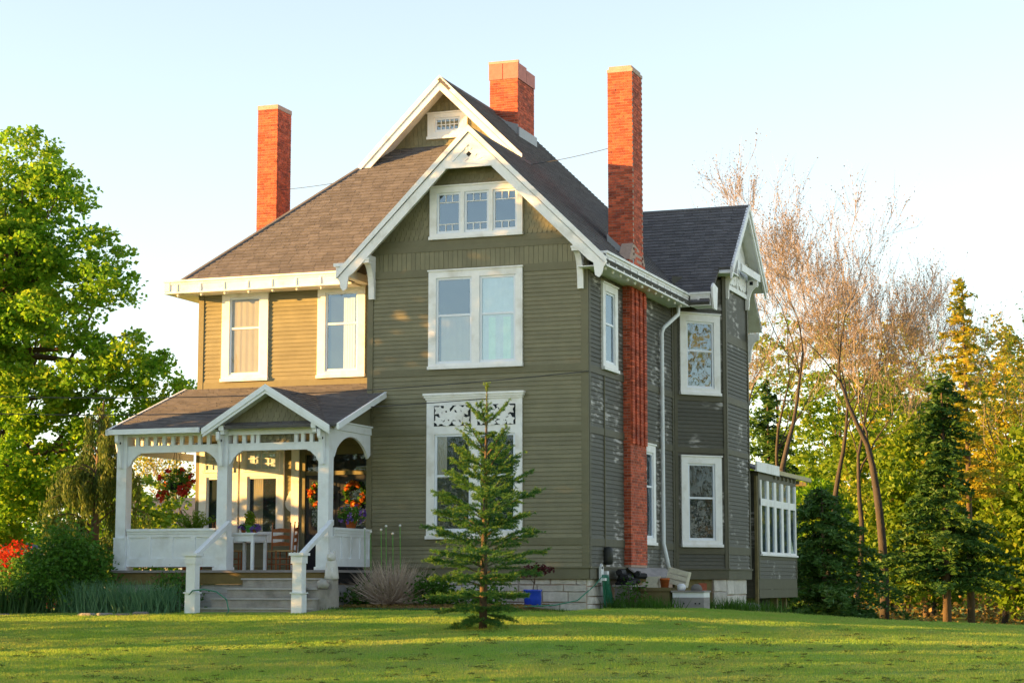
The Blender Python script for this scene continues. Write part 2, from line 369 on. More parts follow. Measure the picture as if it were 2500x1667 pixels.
tag(np_mesh('bark_chips', chips, 4, 'litter'), 'loose bark chips lying on the bed by the gable wall', 'bark chips', kind='stuff')
# ---------------------------------------------------------------- the house
# X runs along the front to the right, Y to the back; the front right corner of the gable wall stands at the origin
house = empty('house', (-5.3, 5.0, 0.0), 'large olive-green Victorian clapboard house with cream trim, steep shingled roof and three brick chimneys', 'house')
EXPO = 0.1016
class F:
    """a wall's own axes: u along the wall, n out of it, z up"""
    def __init__(s, o, u, nrm): s.o = Vector((*o, 0)); s.u = Vector((*u, 0)).normalized(); s.n = Vector((*nrm, 0)).normalized()
    def p(s, u, n, z): return s.o + s.u * u + s.n * n + Vector((0, 0, z))
    def box(s, m, u0, u1, n0, n1, z0, z1):
        vs = [s.p(u0, n0, z0), s.p(u1, n0, z0), s.p(u1, n1, z0), s.p(u0, n1, z0), s.p(u0, n0, z1), s.p(u1, n0, z1), s.p(u1, n1, z1), s.p(u0, n1, z1)]
        flip = s.u.cross(s.n).z < 0
        return m.add(vs, [tuple(reversed(f)) for f in BOXF] if flip else BOXF)
    def prism(s, m, poly, n0, n1):
        """poly in (u, z)"""
        return m.prism([s.p(u, n0, z) for u, z in poly], s.n * (n1 - n0))
FRONT = F((0, 0), (1, 0), (0, -1))            # u = X
LEFTW = F((0, 1.0), (1, 0), (0, -1))          # u = X
SIDE = F((0, 0), (0, 1), (1, 0))              # u = Y
ca, sa = math.cos(R(42)), math.sin(R(42))
CANT = F((0.0, 7.40), (sa, ca), (ca, -sa))    # u from 0 to 1.66
CL = 1.66
BAY = F((1.11, 0), (0, 1), (1, 0))            # u = Y from 8.63 to 11.25
SUNP = F((1.2, 0), (0, 1), (1, 0))            # u = Y

def board(fr, u0, u1, z, h=EXPO + 0.012, t0=0.029, t1=0.006):
    m = M(); j = random.uniform(-0.0012, 0.0012)
    vs = [fr.p(u0, 0, z), fr.p(u1, 0, z), fr.p(u1, t0 + j, z), fr.p(u0, t0 + j, z), fr.p(u0, 0, z + h), fr.p(u1, 0, z + h), fr.p(u1, t1 + j, z + h), fr.p(u0, t1 + j, z + h)]
    flip = fr.u.cross(fr.n).z < 0
    return m.add(vs, [tuple(reversed(f)) for f in BOXF] if flip else BOXF)
def clap(fr, u0, u1, z0, z1, holes, parent, m_='siding', single=True, gap=0.02):
    """rows of lapped boards between z0 and z1 leaving the holes (u0,u1,z0,z1) free"""
    rows = int(round((z1 - z0) / EXPO)); allm = M()
    for r in range(rows):
        z = z0 + (z1 - z0) * r / rows; h = (z1 - z0) / rows
        cuts = sorted([(a, b) for a, b, c, d_ in holes if c < z + h - 0.02 and d_ > z + 0.02])
        segs = []; p = u0
        for a, b in cuts:
            if a > p + 0.03: segs.append((p, a))
            p = max(p, b)
        if u1 > p + 0.03: segs.append((p, u1))
        cut = []
        for a, b in segs:
            if b - a > 3.2: j_ = a + (b - a) * random.uniform(.25, .75); cut += [(a, j_), (j_, b)]
            else: cut.append((a, b))
        for a, b in cut:
            bm = board(fr, a + 0.001, b - 0.001, z, min(h + 0.012, z1 - z + 0.002))
            if single: bm.piece('clapboard', m_, parent)
            else: allm.add(bm.v, bm.f)
    if not single:
        o = allm.build('clapboards', m_, parent); o['kind'] = 'stuff'

# --- solid wall bodies
m = M(); m.prism([(-5.5, 0, 0.7), (0, 0, 0.7), (0, 0, 8.42), (-2.75, 0, 11.13), (-5.5, 0, 8.42)], (0, 4.0, 0))
wall_front = m.build('wall', 'siding', house); wall_front['label'] = 'shaded clapboard wall under the front gable'
m = M(); m.prism([(-10.6, 1.0, 0.7), (-5.4, 1.0, 0.7), (-5.4, 1.0, 7.95), (-10.6, 1.0, 7.95)], (0, 10.0, 0))
wall_left = m.build('wall', 'siding', house); wall_left['label'] = 'sunlit clapboard wall above the porch roof'
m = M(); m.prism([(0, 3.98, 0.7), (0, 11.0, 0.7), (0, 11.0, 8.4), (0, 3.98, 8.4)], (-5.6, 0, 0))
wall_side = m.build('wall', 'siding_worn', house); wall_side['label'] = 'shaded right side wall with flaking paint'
e0 = CANT.p(CL, 0, 0)
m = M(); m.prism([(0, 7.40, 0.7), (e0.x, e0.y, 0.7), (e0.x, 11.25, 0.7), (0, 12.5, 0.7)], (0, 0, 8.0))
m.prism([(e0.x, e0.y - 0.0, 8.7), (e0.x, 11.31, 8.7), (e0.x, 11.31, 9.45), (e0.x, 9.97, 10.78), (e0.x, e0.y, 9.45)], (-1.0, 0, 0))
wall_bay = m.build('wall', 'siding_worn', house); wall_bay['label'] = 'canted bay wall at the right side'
m = M(); m.prism([(-7.35, 4.6, 11.6), (-3.25, 4.6, 11.6), (-5.3, 4.6, 13.62)], (0, 3, 0))
wall_gab = m.build('wall', 'siding', house); wall_gab['label'] = 'small gable wall high up at the ridge'

# --- belts, corner boards, drip cap and water table
m = M()
for z0, z1 in ((1.47, 1.64), (4.05, 4.20), (5.45, 5.62), (7.81, 7.99), (8.41, 8.55), (8.55, 8.70)):
    ex = 0.0 if z1 < 8.42 else max(0, (z1 - 8.42) * 1.02)
    FRONT.box(m, -5.5 + ex, 0 - ex, 0.0, 0.034 + (0.006 if 8.5 < z0 else 0), z0, z1)
FRONT.box(m, -5.5, -5.36, 0.0, 0.044, 0.98, 7.81); FRONT.box(m, -0.14, 0.032, 0.0, 0.044, 0.98, 7.81)
FRONT.box(m, -5.53, 0.03, 0.0, 0.05, 0.70, 0.945); FRONT.box(m, -5.55, 0.085, 0.0, 0.085, 0.945, 0.985)
split(m, 'trim_board', 'trim_olive', wall_front)
m = M()
SIDE.box(m, -0.03, 7.4, 0.0, 0.05, 0.70, 0.945); SIDE.box(m, -0.08, 7.4, 0.0, 0.083, 0.946, 0.983)
SIDE.box(m, 0.0, 0.13, 0.0, 0.043, 0.985, 8.0); SIDE.box(m, 7.22, 7.36, 0, 0.043, 0.985, 7.9)
SIDE.box(m, 0.13, 7.22, 0, 0.034, 4.03, 4.19); SIDE.box(m, 0.13, 7.22, 0, 0.034, 5.43, 5.60); SIDE.box(m, 0.13, 7.22, 0, 0.034, 1.45, 1.62)
split(m, 'trim_board', 'trim_olive_dark', wall_side)
m = M()
for z0, z1 in ((1.36, 1.56), (5.40, 5.58), (4.02, 4.16)):
    CANT.box(m, 0.1, CL - 0.09, 0, 0.034, z0, z1)
    BAY.box(m, 8.75, 11.15, 0, 0.034, z0, z1)
CANT.box(m, 0.0, CL + 0.02, 0, 0.05, 0.70, 0.945); CANT.box(m, 0.0, CL + 0.03, 0, 0.083, 0.946, 0.983)
BAY.box(m, 8.62, 11.27, 0, 0.05, 0.70, 0.945); BAY.box(m, 8.60, 11.29, 0, 0.085, 0.946, 0.985)
CANT.box(m, 0.02, 0.12, 0, 0.043, 0.985, 8.2); CANT.box(m, CL - 0.09, CL, 0, 0.044, 0.985, 9.0)
BAY.box(m, 8.63, 8.75, 0, 0.044, 0.985, 9.45); BAY.box(m, 11.15, 11.25, 0, 0.044, 0.985, 9.3)
BAY.box(m, 8.75, 11.15, 0, 0.024, 7.05, 7.3)
split(m, 'trim_board', 'trim_olive_dark', wall_bay)
m = M()
LEFTW.box(m, -10.6, -10.47, 0, 0.044, 0.98, 7.9); LEFTW.box(m, -10.47, -5.5, 0, 0.034, 5.40, 5.60)
m.box(-10.64, -10.6, 1.0, 1.13, 0.98, 7.9); m.box(-10.633, -10.6, 1.13, 10.9, 5.40, 5.6)
split(m, 'trim_board', 'trim_olive', wall_left)

# --- windows
def window(fr, u0, u1, z0, z1, lights, wall_, cw=0.15, cap='flat', dep=0.075, rail=0.5, curtain=None, grid=None, gl='glass', sill=True, sash_m='sash', sw=0.055, mpost=True, head=None):
    """casing with one opening per light (a,b,za,zb); sash, panes, bars and curtain inside it"""
    m = M(); hd = dep
    za = min(l[2] for l in lights); zb = max(l[3] for l in lights)
    fr.box(m, u0, lights[0][0], 0.0, hd, z0, z1); fr.box(m, lights[-1][1], u1, 0.0, hd, z0, z1)
    fr.box(m, lights[0][0], lights[-1][1], 0.0, hd, zb, z1); fr.box(m, lights[0][0], lights[-1][1], 0.0, hd, z0, za)
    for a, b in zip(lights[:-1], lights[1:]): fr.box(m, a[1], b[0], 0.0, hd, za, zb)
    if cap == 'flat': fr.box(m, u0 - 0.02, u1 + 0.02, 0.0, hd + 0.03, z1, z1 + 0.035)
    if cap == 'crown':
        fr.box(m, u0 - 0.02, u1 + 0.02, 0.0, hd + 0.03, z1, z1 + 0.05); fr.box(m, u0 - 0.05, u1 + 0.05, 0.0, hd + 0.06, z1 + 0.05, z1 + 0.10); fr.box(m, u0 - 0.07, u1 + 0.07, 0.0, hd + 0.09, z1 + 0.10, z1 + 0.15)
    if sill: fr.box(m, u0 - 0.015, u1 + 0.015, 0.0, hd + 0.04, z0 - 0.03, z0 + 0.045)
    win = m.build('window', 'trim', house)
    for i, (a, b, c, d) in enumerate(lights):
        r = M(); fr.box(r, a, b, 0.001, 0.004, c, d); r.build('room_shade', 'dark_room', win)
        s = M(); w_ = sw; zm = c + (d - c) * rail if rail else None
        fr.box(s, a, a + w_, 0.004, 0.042, c, d); fr.box(s, b - w_, b, 0.004, 0.042, c, d)
        fr.box(s, a + w_, b - w_, 0.004, 0.042, c, c + w_ * 1.1); fr.box(s, a + w_, b - w_, 0.004, 0.042, d - w_, d)
        if zm: fr.box(s, a + w_, b - w_, 0.004, 0.040, zm - 0.025, zm + 0.025)
        s.build('sash', sash_m, win)
        spans = [(c + w_ * 1.1, zm - 0.025), (zm + 0.025, d - w_)] if zm else [(c + w_ * 1.1, d - w_)]
        for k, (pa, pb) in enumerate(spans):
            g = M(); n0 = 0.018 + 0.005 * k; fr.box(g, a + w_, b - w_, n0, n0 + 0.003, pa, pb); g.build('pane', gl, win)
        if grid:
            for zz0, zz1, nu, nz in grid(c + w_ * 1.1, d - w_):
                q = M()
                for x in range(1, nu): uu = a + w_ + (b - a - 2 * w_) * x / nu; fr.box(q, uu - 0.011, uu + 0.011, 0.024, 0.036, zz0, zz1)
                for x in range(1, nz): zz = zz0 + (zz1 - zz0) * x / nz; fr.box(q, a + w_, b - w_, 0.024, 0.0355, zz - 0.011, zz + 0.011)
                if zz0 > c + w_ * 1.2: fr.box(q, a + w_, b - w_, 0.024, 0.0355, zz0 - 0.022, zz0)
                if zz1 < d - w_ * 1.1: fr.box(q, a + w_, b - w_, 0.024, 0.0355, zz1, zz1 + 0.022)
                q.build('glazing_bar', 'trim', win)
        if curtain and curtain[i]:
            for (f0, f1, h0, h1, cm) in curtain[i]:
                q = M(); N_ = 26; vs = []; x0 = a + w_ + (b - a - 2 * w_) * f0; x1 = a + w_ + (b - a - 2 * w_) * f1
                y0 = c + w_ + (d - c - 2 * w_) * h0; y1 = c + w_ + (d - c - 2 * w_) * h1
                for k in range(N_ + 1):
                    t = k / N_; nn = 0.009 + 0.003 * math.sin(t * N_ * 1.1 + random.uniform(-.4, .4))
                    vs += [fr.p(x0 + (x1 - x0) * t, nn, y0), fr.p(x0 + (x1 - x0) * t, nn, y1)]
                q.add(vs, [(2 * k, 2 * k + 2, 2 * k + 3, 2 * k + 1) for k in range(N_)]); q.build('curtain', cm, win)
    return win
C_ = 'curtain'
w2 = window(FRONT, -3.92, -1.56, 5.62, 7.92, [(-3.73, -2.82, 5.72, 7.76), (-2.63, -1.73, 5.72, 7.76)], wall_front, curtain=[[(0.08, 1, 0, 0.55, 'shade_cloth')], [(0, 1, 0.52, 1, C_), (0, .2, 0, .52, C_), (.2, .42, 0, .52, 'curtain_green'), (.42, .66, 0, .52, C_), (.66, .9, 0, .52, 'curtain_green'), (.9, 1, 0, .52, C_)]], rail=0.56)
w1 = window(FRONT, -3.95, -1.57, 1.65, 4.87, [(-3.75, -2.84, 1.80, 4.06), (-2.66, -1.74, 1.80, 4.06)], wall_front, cap='crown', rail=0.57, gl='glass_dark', curtain=[[(0.0, 0.3, 0.55, 1, 'shade_cloth')], None])
gwin = window(FRONT, -3.90, -1.56, 8.71, 9.94, [(-3.72, -3.11, 8.82, 9.80), (-3.02, -2.40, 8.82, 9.80), (-2.30, -1.69, 8.82, 9.80)], wall_front, cap='flat', rail=0,
              grid=lambda a, b: [(b - 0.17, b, 3, 1), (a, a + 0.15, 3, 1)])
lwa = window(LEFTW, -9.94, -8.65, 5.63, 7.84, [(-9.73, -8.86, 5.76, 7.72)], wall_left, rail=0.6, gl='screen', curtain=[[(0, 1, 0, 1, 'shade_cloth')]])
lwb = window(LEFTW, -7.29, -6.01, 5.63, 7.84, [(-7.08, -6.20, 5.76, 7.72)], wall_left, rail=0.6, curtain=[[(0.55, 0.95, 0, 0.95, C_)]])
swa = window(SIDE, 1.0, 2.2, 5.60, 7.62, [(1.2, 1.98, 5.75, 7.45)], wall_side, rail=0.55, gl='glass_dark')
swb = window(SIDE, 4.35, 5.42, 1.57, 4.05, [(4.55, 5.22, 1.72, 3.86)], wall_side, rail=0.6, gl='glass_dark')
cwa = window(CANT, 0.20, 1.47, 5.58, 7.72, [(0.40, 1.27, 5.74, 7.52)], wall_bay, rail=0.56, gl='glass')
cwb = window(CANT, 0.20, 1.47, 1.57, 3.92, [(0.41, 1.26, 1.72, 3.74)], wall_bay, rail=0.55, gl='glass_dark')
gbw = window(F((0, 4.6), (1, 0), (0, -1)), -5.86, -4.74, 12.26, 12.92, [(-5.66, -4.94, 12.42, 12.80)], wall_gab, cap='flat', rail=0, grid=lambda a, b: [(a, b, 5, 2)])
# attic panes of the top gable: dark hole in one broken light is left as seen

# carved transom panels of the big ground-floor window
def petal(m, fr, u, z, ang, ln, wd, n0, n1, k=8):
    pts = []
    for i in range(k + 1):
        t = i / k; pts.append((t * ln, wd * 0.5 * math.sin(math.pi * t ** 0.7)))
    full = pts + [(x, -y) for x, y in reversed(pts[1:-1])]
    c, s = math.cos(ang), math.sin(ang)
    fr.prism(m, [(u + x * c - y * s, z + x * s + y * c) for x, y in full], n0, n1)
def fret(fr, u0, u1, z0, z1, n, parent, back, front, seed):
    rn = random.Random(seed); b = M(); fr.box(b, u0, u1, n, n + 0.006, z0, z1); b.build('panel_backing', back, parent)
    m = M(); W_ = u1 - u0; H_ = z1 - z0; cu, cz = (u0 + u1) / 2, (z0 + z1) / 2; k = [0]
    def flower(u, z, r, np_, a0):
        for i in range(np_):
            a = a0 + 2 * math.pi * i / np_; ln = r
            du, dz = math.cos(a), math.sin(a)
            if du > 0: ln = min(ln, (u1 - u) / du * 0.98)
            if du < -1e-6: ln = min(ln, (u0 - u) / du * 0.98)
            if dz > 0: ln = min(ln, (z1 - z) / dz * 0.98)
            if dz < -1e-6: ln = min(ln, (z0 - z) / dz * 0.98)
            k[0] += 1; petal(m, fr, u, z, a, max(ln, r * .35), r * 0.66, n + 0.012 + 0.0007 * (k[0] % 9), n + 0.026 + 0.0007 * (k[0] % 9))
    flower(cu, cz, H_ * 0.36, 6, 0.3)
    for su, sz in ((0.13, .25), (0.15, .78), (0.87, .22), (0.85, .76), (0.36, .10), (.36, .92), (.64, .08), (.66, .90), (.30, .5), (.70, .48)):
        flower(u0 + W_ * su, z0 + H_ * sz, H_ * 0.30, 5, rn.uniform(0, 6))
    m.build('carving', front, parent)
fret(FRONT, -3.76, -2.84, 4.25, 4.73, 0.075, w1, 'dark_room', 'trim', 1)
fret(FRONT, -2.67, -1.73, 4.25, 4.73, 0.075, w1, 'dark_room', 'trim', 2)

# --- clapboards (the nearest walls board by board)
H = lambda *ws: list(ws)
hf = [(-3.95, -1.57, 1.60, 5.03), (-3.92, -1.56, 5.58, 7.97)]
for z0, z1 in ((0.985, 1.47), (1.64, 4.05), (4.20, 5.45), (5.62, 7.81)):
    clap(FRONT, -5.36, -0.14, z0, z1, hf, wall_front)
hl = [(-9.94, -8.65, 5.6, 8), (-7.29, -6.01, 5.6, 8)]
clap(LEFTW, -10.47, -5.5, 5.60, 7.83, hl, wall_left)
hs_ = [(1.0, 2.2, 5.55, 7.7), (4.35, 5.42, 1.5, 4.1), (2.78, 4.2, 0.9, 8.5)]
for z0, z1 in ((0.985, 1.45), (1.62, 4.03), (4.19, 5.43), (5.60, 7.85)):
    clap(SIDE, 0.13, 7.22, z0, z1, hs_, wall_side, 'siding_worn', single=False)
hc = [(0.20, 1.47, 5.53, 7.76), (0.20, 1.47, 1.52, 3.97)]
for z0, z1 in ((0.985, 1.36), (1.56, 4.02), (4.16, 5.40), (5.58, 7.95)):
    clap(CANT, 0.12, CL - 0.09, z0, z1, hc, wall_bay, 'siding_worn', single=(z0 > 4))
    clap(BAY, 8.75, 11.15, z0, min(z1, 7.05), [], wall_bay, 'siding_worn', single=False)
# vertical boards and scalloped shingles in the gable
src = None
for i in range(46):
    u = -5.46 + i * 0.119; q = M(); FRONT.box(q, u, u + 0.112, 0, 0.016 + 0.002 * (i % 3 == 0), 7.99, 8.41)
    q.piece('bead_board', 'siding', wall_front)
def scallop(fr, u, z, wd, h, n, parent, m_='siding'):
    q = M(); a = [(u, z + h), (u, z + h * 0.45)] + [(u + wd / 2 - wd / 2 * math.cos(math.pi * i / 6), z + h * 0.45 - h * 0.45 * math.sin(math.pi * i / 6)) for i in range(1, 6)] + [(u + wd, z + h * 0.45), (u + wd, z + h)]
    fr.prism(q, a, n, n + 0.012); return q
for r in range(16):
    z = 8.70 + r * 0.105
    half = 2.75 - (z + 0.1 - 8.46) * 1.0
    if half < 0.2: break
    u = -2.75 - half + (0.06 if r % 2 else 0)
    while u < -2.75 + half - 0.12:
        if not (u + 0.12 > -3.9 and u < -1.56 and z < 9.95):
            scallop(FRONT, u, z, 0.116, 0.15, 0.004 + 0.006 * ((16 - r) % 2), wall_front).piece('scalloped_shingle', 'siding', wall_front)
        u += 0.12
gq = M()
for r in range(14):
    z = 12.0 + r * 0.11; half = 2.05 - (z + .1 - 11.6) * 1.0
    if half < 0.12: break
    u = -5.3 - half
    while u < -5.3 + half - 0.1:
        s_ = scallop(F((0, 4.6), (1, 0), (0, -1)), u, z, 0.116, 0.15, 0.004 + 0.006 * (r % 2), wall_gab); gq.add(s_.v, s_.f); u += 0.12
o = gq.build('scalloped_shingles', 'siding', wall_gab); o['kind'] = 'stuff'

# --- stone foundation
m = M(); m.box(-5.45, -0.06, 0.05, 0.4, -0.4, 0.7); m.box(-0.4, -0.06, 0.4, 7.4, -0.4, 0.7)
found = m.build('foundation', 'mortar', house)
rs = random.Random(5)
def stones(fr, u0, u1, z0, z1, parent, n=0.0, mm='limestone', hmin=.14, hmax=.28, lmin=.25, lmax=.65):
    z = z0
    while z < z1 - 0.02:
        h = min(rs.uniform(hmin, hmax), z1 - z)
        if z1 - z - h < 0.08: h = z1 - z
        u = u0
        while u < u1 - 0.02:
            l = min(rs.uniform(lmin, lmax), u1 - u)
            if u1 - u - l < 0.12: l = u1 - u
            q = M(); d = rs.uniform(0.03, 0.055); g = 0.009; j = lambda: rs.uniform(-0.025, 0.025)
            pts = [(u + g, z + g), (u + l * .5, z + g + j() * .5), (u + l - g, z + g), (u + l - g, z + h - g), (u + l * .5 + j(), z + h - g + j() * .5), (u + g, z + h - g)]
            mid = [(u + l / 2 + (a - u - l / 2) * .93, z + h / 2 + (b - z - h / 2) * .88) for a, b in pts]
            vs = [fr.p(a, n - .02, b) for a, b in pts] + [fr.p(a, n + d * .6, b) for a, b in pts] + [fr.p(a, n + d + j() * .5, b) for a, b in mid]
            fs = []
            k = 6
            for L_ in (0, 1):
                for i in range(k): fs.append((L_ * k + i, L_ * k + (i + 1) % k, (L_ + 1) * k + (i + 1) % k, (L_ + 1) * k + i))
            fs.append(tuple(2 * k + i for i in range(k)))
            if fr.u.cross(Vector((0, 0, 1))).dot(fr.n) < 0: fs = [tuple(reversed(f)) for f in fs]
            q.add(vs, fs); q.piece('stone', mm, parent); u += l
        z += h
stones(F((0, 0.05), (1, 0), (0, -1)), -5.45, -0.06, -0.1, 0.70, found, hmin=.15, hmax=.34, lmin=.3, lmax=.85)
stones(F((-0.06, 0), (0, 1), (1, 0)), 0.05, 1.6, -0.1, 0.70, found, lmin=.4, lmax=.8)
m = M(); m.prism([(0.75, 8.35, -1.3), (1.06, 8.68, -1.3), (1.06, 10.9, -1.3), (0.4, 10.9, -1.3), (0.4, 8.35, -1.3)], (0, 0, 2.0))
pier = m.build('foundation_pier', 'mortar', house)
stones(F((0.79, 8.33), (sa, ca), (ca, -sa)), 0.0, 0.42, -0.45, 0.70, pier, lmin=.42, lmax=.5, hmin=.3, hmax=.45)
stones(F((1.06, 0), (0, 1), (1, 0)), 8.66, 10.9, -0.45, 0.70, pier, lmin=.5, lmax=.9, hmin=.3, hmax=.45)
m = M(); CANT.box(m, 0.05, 1.2, -0.12, -0.06, -0.3, 0.7); SIDE.box(m, 1.6, 7.4, -0.12, -0.08, -0.3, 0.7)
m.build('cellar_boarding', 'olive_wood', house)
q = M(); CANT.box(q, 0.78, 1.02, -0.06, -0.03, 0.05, 0.6); q.build('cellar_hatch', 'brick_dark', house)
# ---------------------------------------------------------------- roofs
PITCH = 0.985
def clip_poly(poly, clipper):
    """Sutherland-Hodgman against a convex polygon given counter-clockwise"""
    out = poly
    for i in range(len(clipper)):
        (ax, ay), (bx, by) = clipper[i], clipper[(i + 1) % len(clipper)]
        inp, out = out, []
        if not inp: return []
        sgn = lambda p: (bx - ax) * (p[1] - ay) - (by - ay) * (p[0] - ax)
        for k in range(len(inp)):
            p, q = inp[k], inp[(k + 1) % len(inp)]; sp, sq = sgn(p), sgn(q)
            if sp >= 0: out.append(p)
            if sp * sq < 0:
                t = sp / (sp - sq); out.append((p[0] + (q[0] - p[0]) * t, p[1] + (q[1] - p[1]) * t))
    return out
def area(p): return 0.5 * sum(p[i][0] * p[(i + 1) % len(p)][1] - p[(i + 1) % len(p)][0] * p[i][1] for i in range(len(p)))
class Slope:
    def __init__(s, o, e, g, m_): s.o = Vector(o); s.e = Vector((*e, 0)); s.g = Vector((*g, m_)); s.len = s.g.length; s.g.normalize(); s.n = s.e.cross(s.g).normalized(); s.n = s.n if s.n.z > 0 else -s.n
    def ab(s, x, y):
        d = Vector((x, y, 0)) - Vector((s.o.x, s.o.y, 0)); gp = Vector((s.g.x, s.g.y, 0)); gl = gp.length
        return (d.dot(s.e), d.dot(gp / gl) / gl)
    def p(s, a, b, h=0): return s.o + s.e * a + s.g * b + s.n * h
def shingled(sl, plan, parent, thick=0.07, ex=0.14, wd=0.30, single=0, name='roof', under='trim', seed=1, mm='shingle', do=True):
    """roof deck over the plan polygon, covered in courses of staggered tabs"""
    rn = random.Random(seed); poly = [sl.ab(x, y) for x, y in plan]
    if area(poly) < 0: poly.reverse()
    m = M(); m.prism([sl.p(a, b, -thick) for a, b in poly], sl.n * (thick - 0.002)); rf = m.build(name, mm, parent)
    if not do: return rf
    b0 = min(p[1] for p in poly); b1 = max(p[1] for p in poly); a0 = min(p[0] for p in poly); a1 = max(p[0] for p in poly)
    rest = M(); tabs = []
    r = 0; b = b0
    while b < b1:
        a = a0 - wd * ((r * 0.5) % 1) - rn.uniform(0, .06)
        while a < a1:
            w_ = wd * rn.choice((1, 1, 1, .8, 1.15)); jb = rn.uniform(-0.006, 0.006)
            c = clip_poly([(a + 0.004, b + jb), (a + w_ - 0.004, b + jb), (a + w_ - 0.004, b + ex + 0.03), (a + 0.004, b + ex + 0.03)], poly)
            a += w_
            if len(c) < 3 or area(c) < 0.0012: continue
            jj = rn.uniform(0, 0.004); q = M(); k = len(c)
            hh = [0.003 + (0.020 + jj) * max(0, 1 - (pb - b) / (ex + 0.03)) for pa, pb in c]
            vs = [sl.p(pa, pb, h_) for (pa, pb), h_ in zip(c, hh)] + [sl.p(pa, pb, -0.004) for pa, pb in c]
            q.add(vs, [tuple(range(k))] + [(i, i + k, (i + 1) % k + k, (i + 1) % k) for i in range(k)])
            tabs.append((k == 4 and area(c) > 0.035, q))
        b += ex; r += 1
    cnt = 0
    for full, q in tabs:
        if full and cnt < single: q.piece('shingle', mm, rf); cnt += 1
        else: rest.add(q.v, q.f)
    o = rest.build('shingles', mm, rf); o['kind'] = 'stuff'
    return rf
RSL = Slope((0, 0, 8.5), (0, 1), (-1, 0), PITCH)             # right slope:  z = 8.5 - .985 X
FSL = Slope((0, 0, 7.516), (1, 0), (0, 1), PITCH)            # front slope:  z = 7.516 + .985 Y
LSL = Slope((0, 0, 8.5 + PITCH * 10.6), (0, 1), (1, 0), PITCH)
WSL = Slope((0, 0, 8.5 + PITCH * 5.5), (0, 1), (1, 0), PITCH)
CYM, CZ, CP = 9.97, 10.93, 0.98
CFS = Slope((0, CYM - CZ / CP, 0), (1, 0), (0, 1), CP)       # front slope of the side gable
CBS = Slope((0, CYM + CZ / CP, 0), (1, 0), (0, -1), CP)
r_front = shingled(FSL, [(-11.2, .4), (-6.1, .4), (-2.78, 3.72), (-3.6, 4.62), (-7.0, 4.62)], house, single=230, seed=2)
r_front['label'] = 'sunlit brown front slope of the main roof'
r_right = shingled(RSL, [(.62, -.5), (.62, 11.2), (-2.75, 11.2), (-2.75, -.5)], house, seed=3)
shingled(RSL, [(-2.75, 3.99), (-2.75, 11.2), (-5.3, 11.2), (-5.3, 3.95)], house, seed=4)
shingled(WSL, [(-6.12, -.5), (-2.75, -.5), (-2.75, 3.75), (-6.12, .4)], house, seed=5)
shingled(LSL, [(-11.2, .4), (-7.6, 3.99), (-5.3, 3.99), (-5.3, 11.2), (-11.2, 11.2)], house, seed=6)
r_side = shingled(CFS, [(-2.6, 9.97), (-2.6, 6.85), (1.15, 6.85), (1.15, 9.97)], house, seed=7)
shingled(CFS, [(1.15, 7.93), (1.52, 7.93), (1.52, 9.97), (1.15, 9.97)], house, seed=8)
shingled(CBS, [(-2.6, 9.97), (1.15, 9.97), (1.15, 13.05), (-2.6, 13.05)], house, seed=9)
shingled(CBS, [(1.15, 9.97), (1.52, 9.97), (1.52, 12.0), (1.15, 12.0)], house, seed=10)
# ridge and hip caps
m = M()
def cap(p, q, r=0.075):
    M().tube([Vector(p), Vector(q)], r, 6).build('ridge_cap', 'shingle', r_front)
zr = lambda x: 8.5 - PITCH * x
cap((-5.3, 3.98, 13.70), (-5.3, 11.2, 13.70)); cap((-2.75, -.5, 11.19), (-2.75, 3.74, 11.19)); cap((-2.5, CYM, CZ - .02), (1.52, CYM, CZ - .02))
for i in range(1): cap((-11.2, .4, 7.89), (-7.6, 4.0, 11.44))
# lead along the valley beside the front gable
m = M(); m.prism([(-6.12, .38, 7.93), (-2.78, 3.72, 11.20), (-2.90, 3.72, 11.21), (-6.26, .38, 7.935)], (0, 0, 0.01)); m.build('valley_flashing', 'flashing', r_front)

# --- bargeboards: a raking board pair in a vertical plane
def rake(fr, uc, zt, pitch, half, wid, n0, n1, end='tip', drop=0.0):
    """two raking boards from the apex (uc, zt) down to uc +- half; measured on their top edge"""
    k = math.sqrt(1 + pitch * pitch); vz = wid * k; out = []
    for s in (-1, 1):
        m = M()
        ub = uc + s * half; zb = zt - pitch * half
        if end == 'tip':
            poly = [(uc, zt), (ub, zb), (ub + s * 0.02, zb - 0.10), (ub - s * 0.06, zb - 0.20), (ub - s * .10, zb - 0.36), (ub - s * 0.17, zb - 0.44), (ub - s * .26, zb - .38), (ub - s * 0.30, zb - vz + 0.30 + .03), (ub - s * 0.42, zb - vz + 0.40), (uc, zt - vz)]
        else: poly = [(uc, zt), (ub, zb), (ub, zb - vz), (uc, zt - vz)]
        fr.prism(m, poly, n0, n1)
        cr = [(uc, zt + 0.035), (ub + s * .015, zb + 0.035 - .015), (ub + s * .015, zb - 0.10 * k), (uc, zt - 0.085 * k)]
        fr.prism(m, cr, n1, n1 + 0.035); out.append(m)
    return out
# front gable
ZW = 11.21
mr = rake(FRONT, -2.75, ZW + 0.045, PITCH, 3.36, 0.30, 0.46, 0.50)
barge = mr[0].build('bargeboard', 'trim', house); mr[1].build('bargeboard', 'trim', house)
m = M()   # soffits under the raking overhang
for s in (-1, 1):
    FRONT.prism(m, [(-2.75, ZW - .10), (-2.75 + s * 3.3, ZW - .10 - PITCH * 3.3), (-2.75 + s * 3.3, ZW - .15 - PITCH * 3.3), (-2.75, ZW - .15)], 0.01, 0.465)
split(m, 'soffit', 'trim', barge)
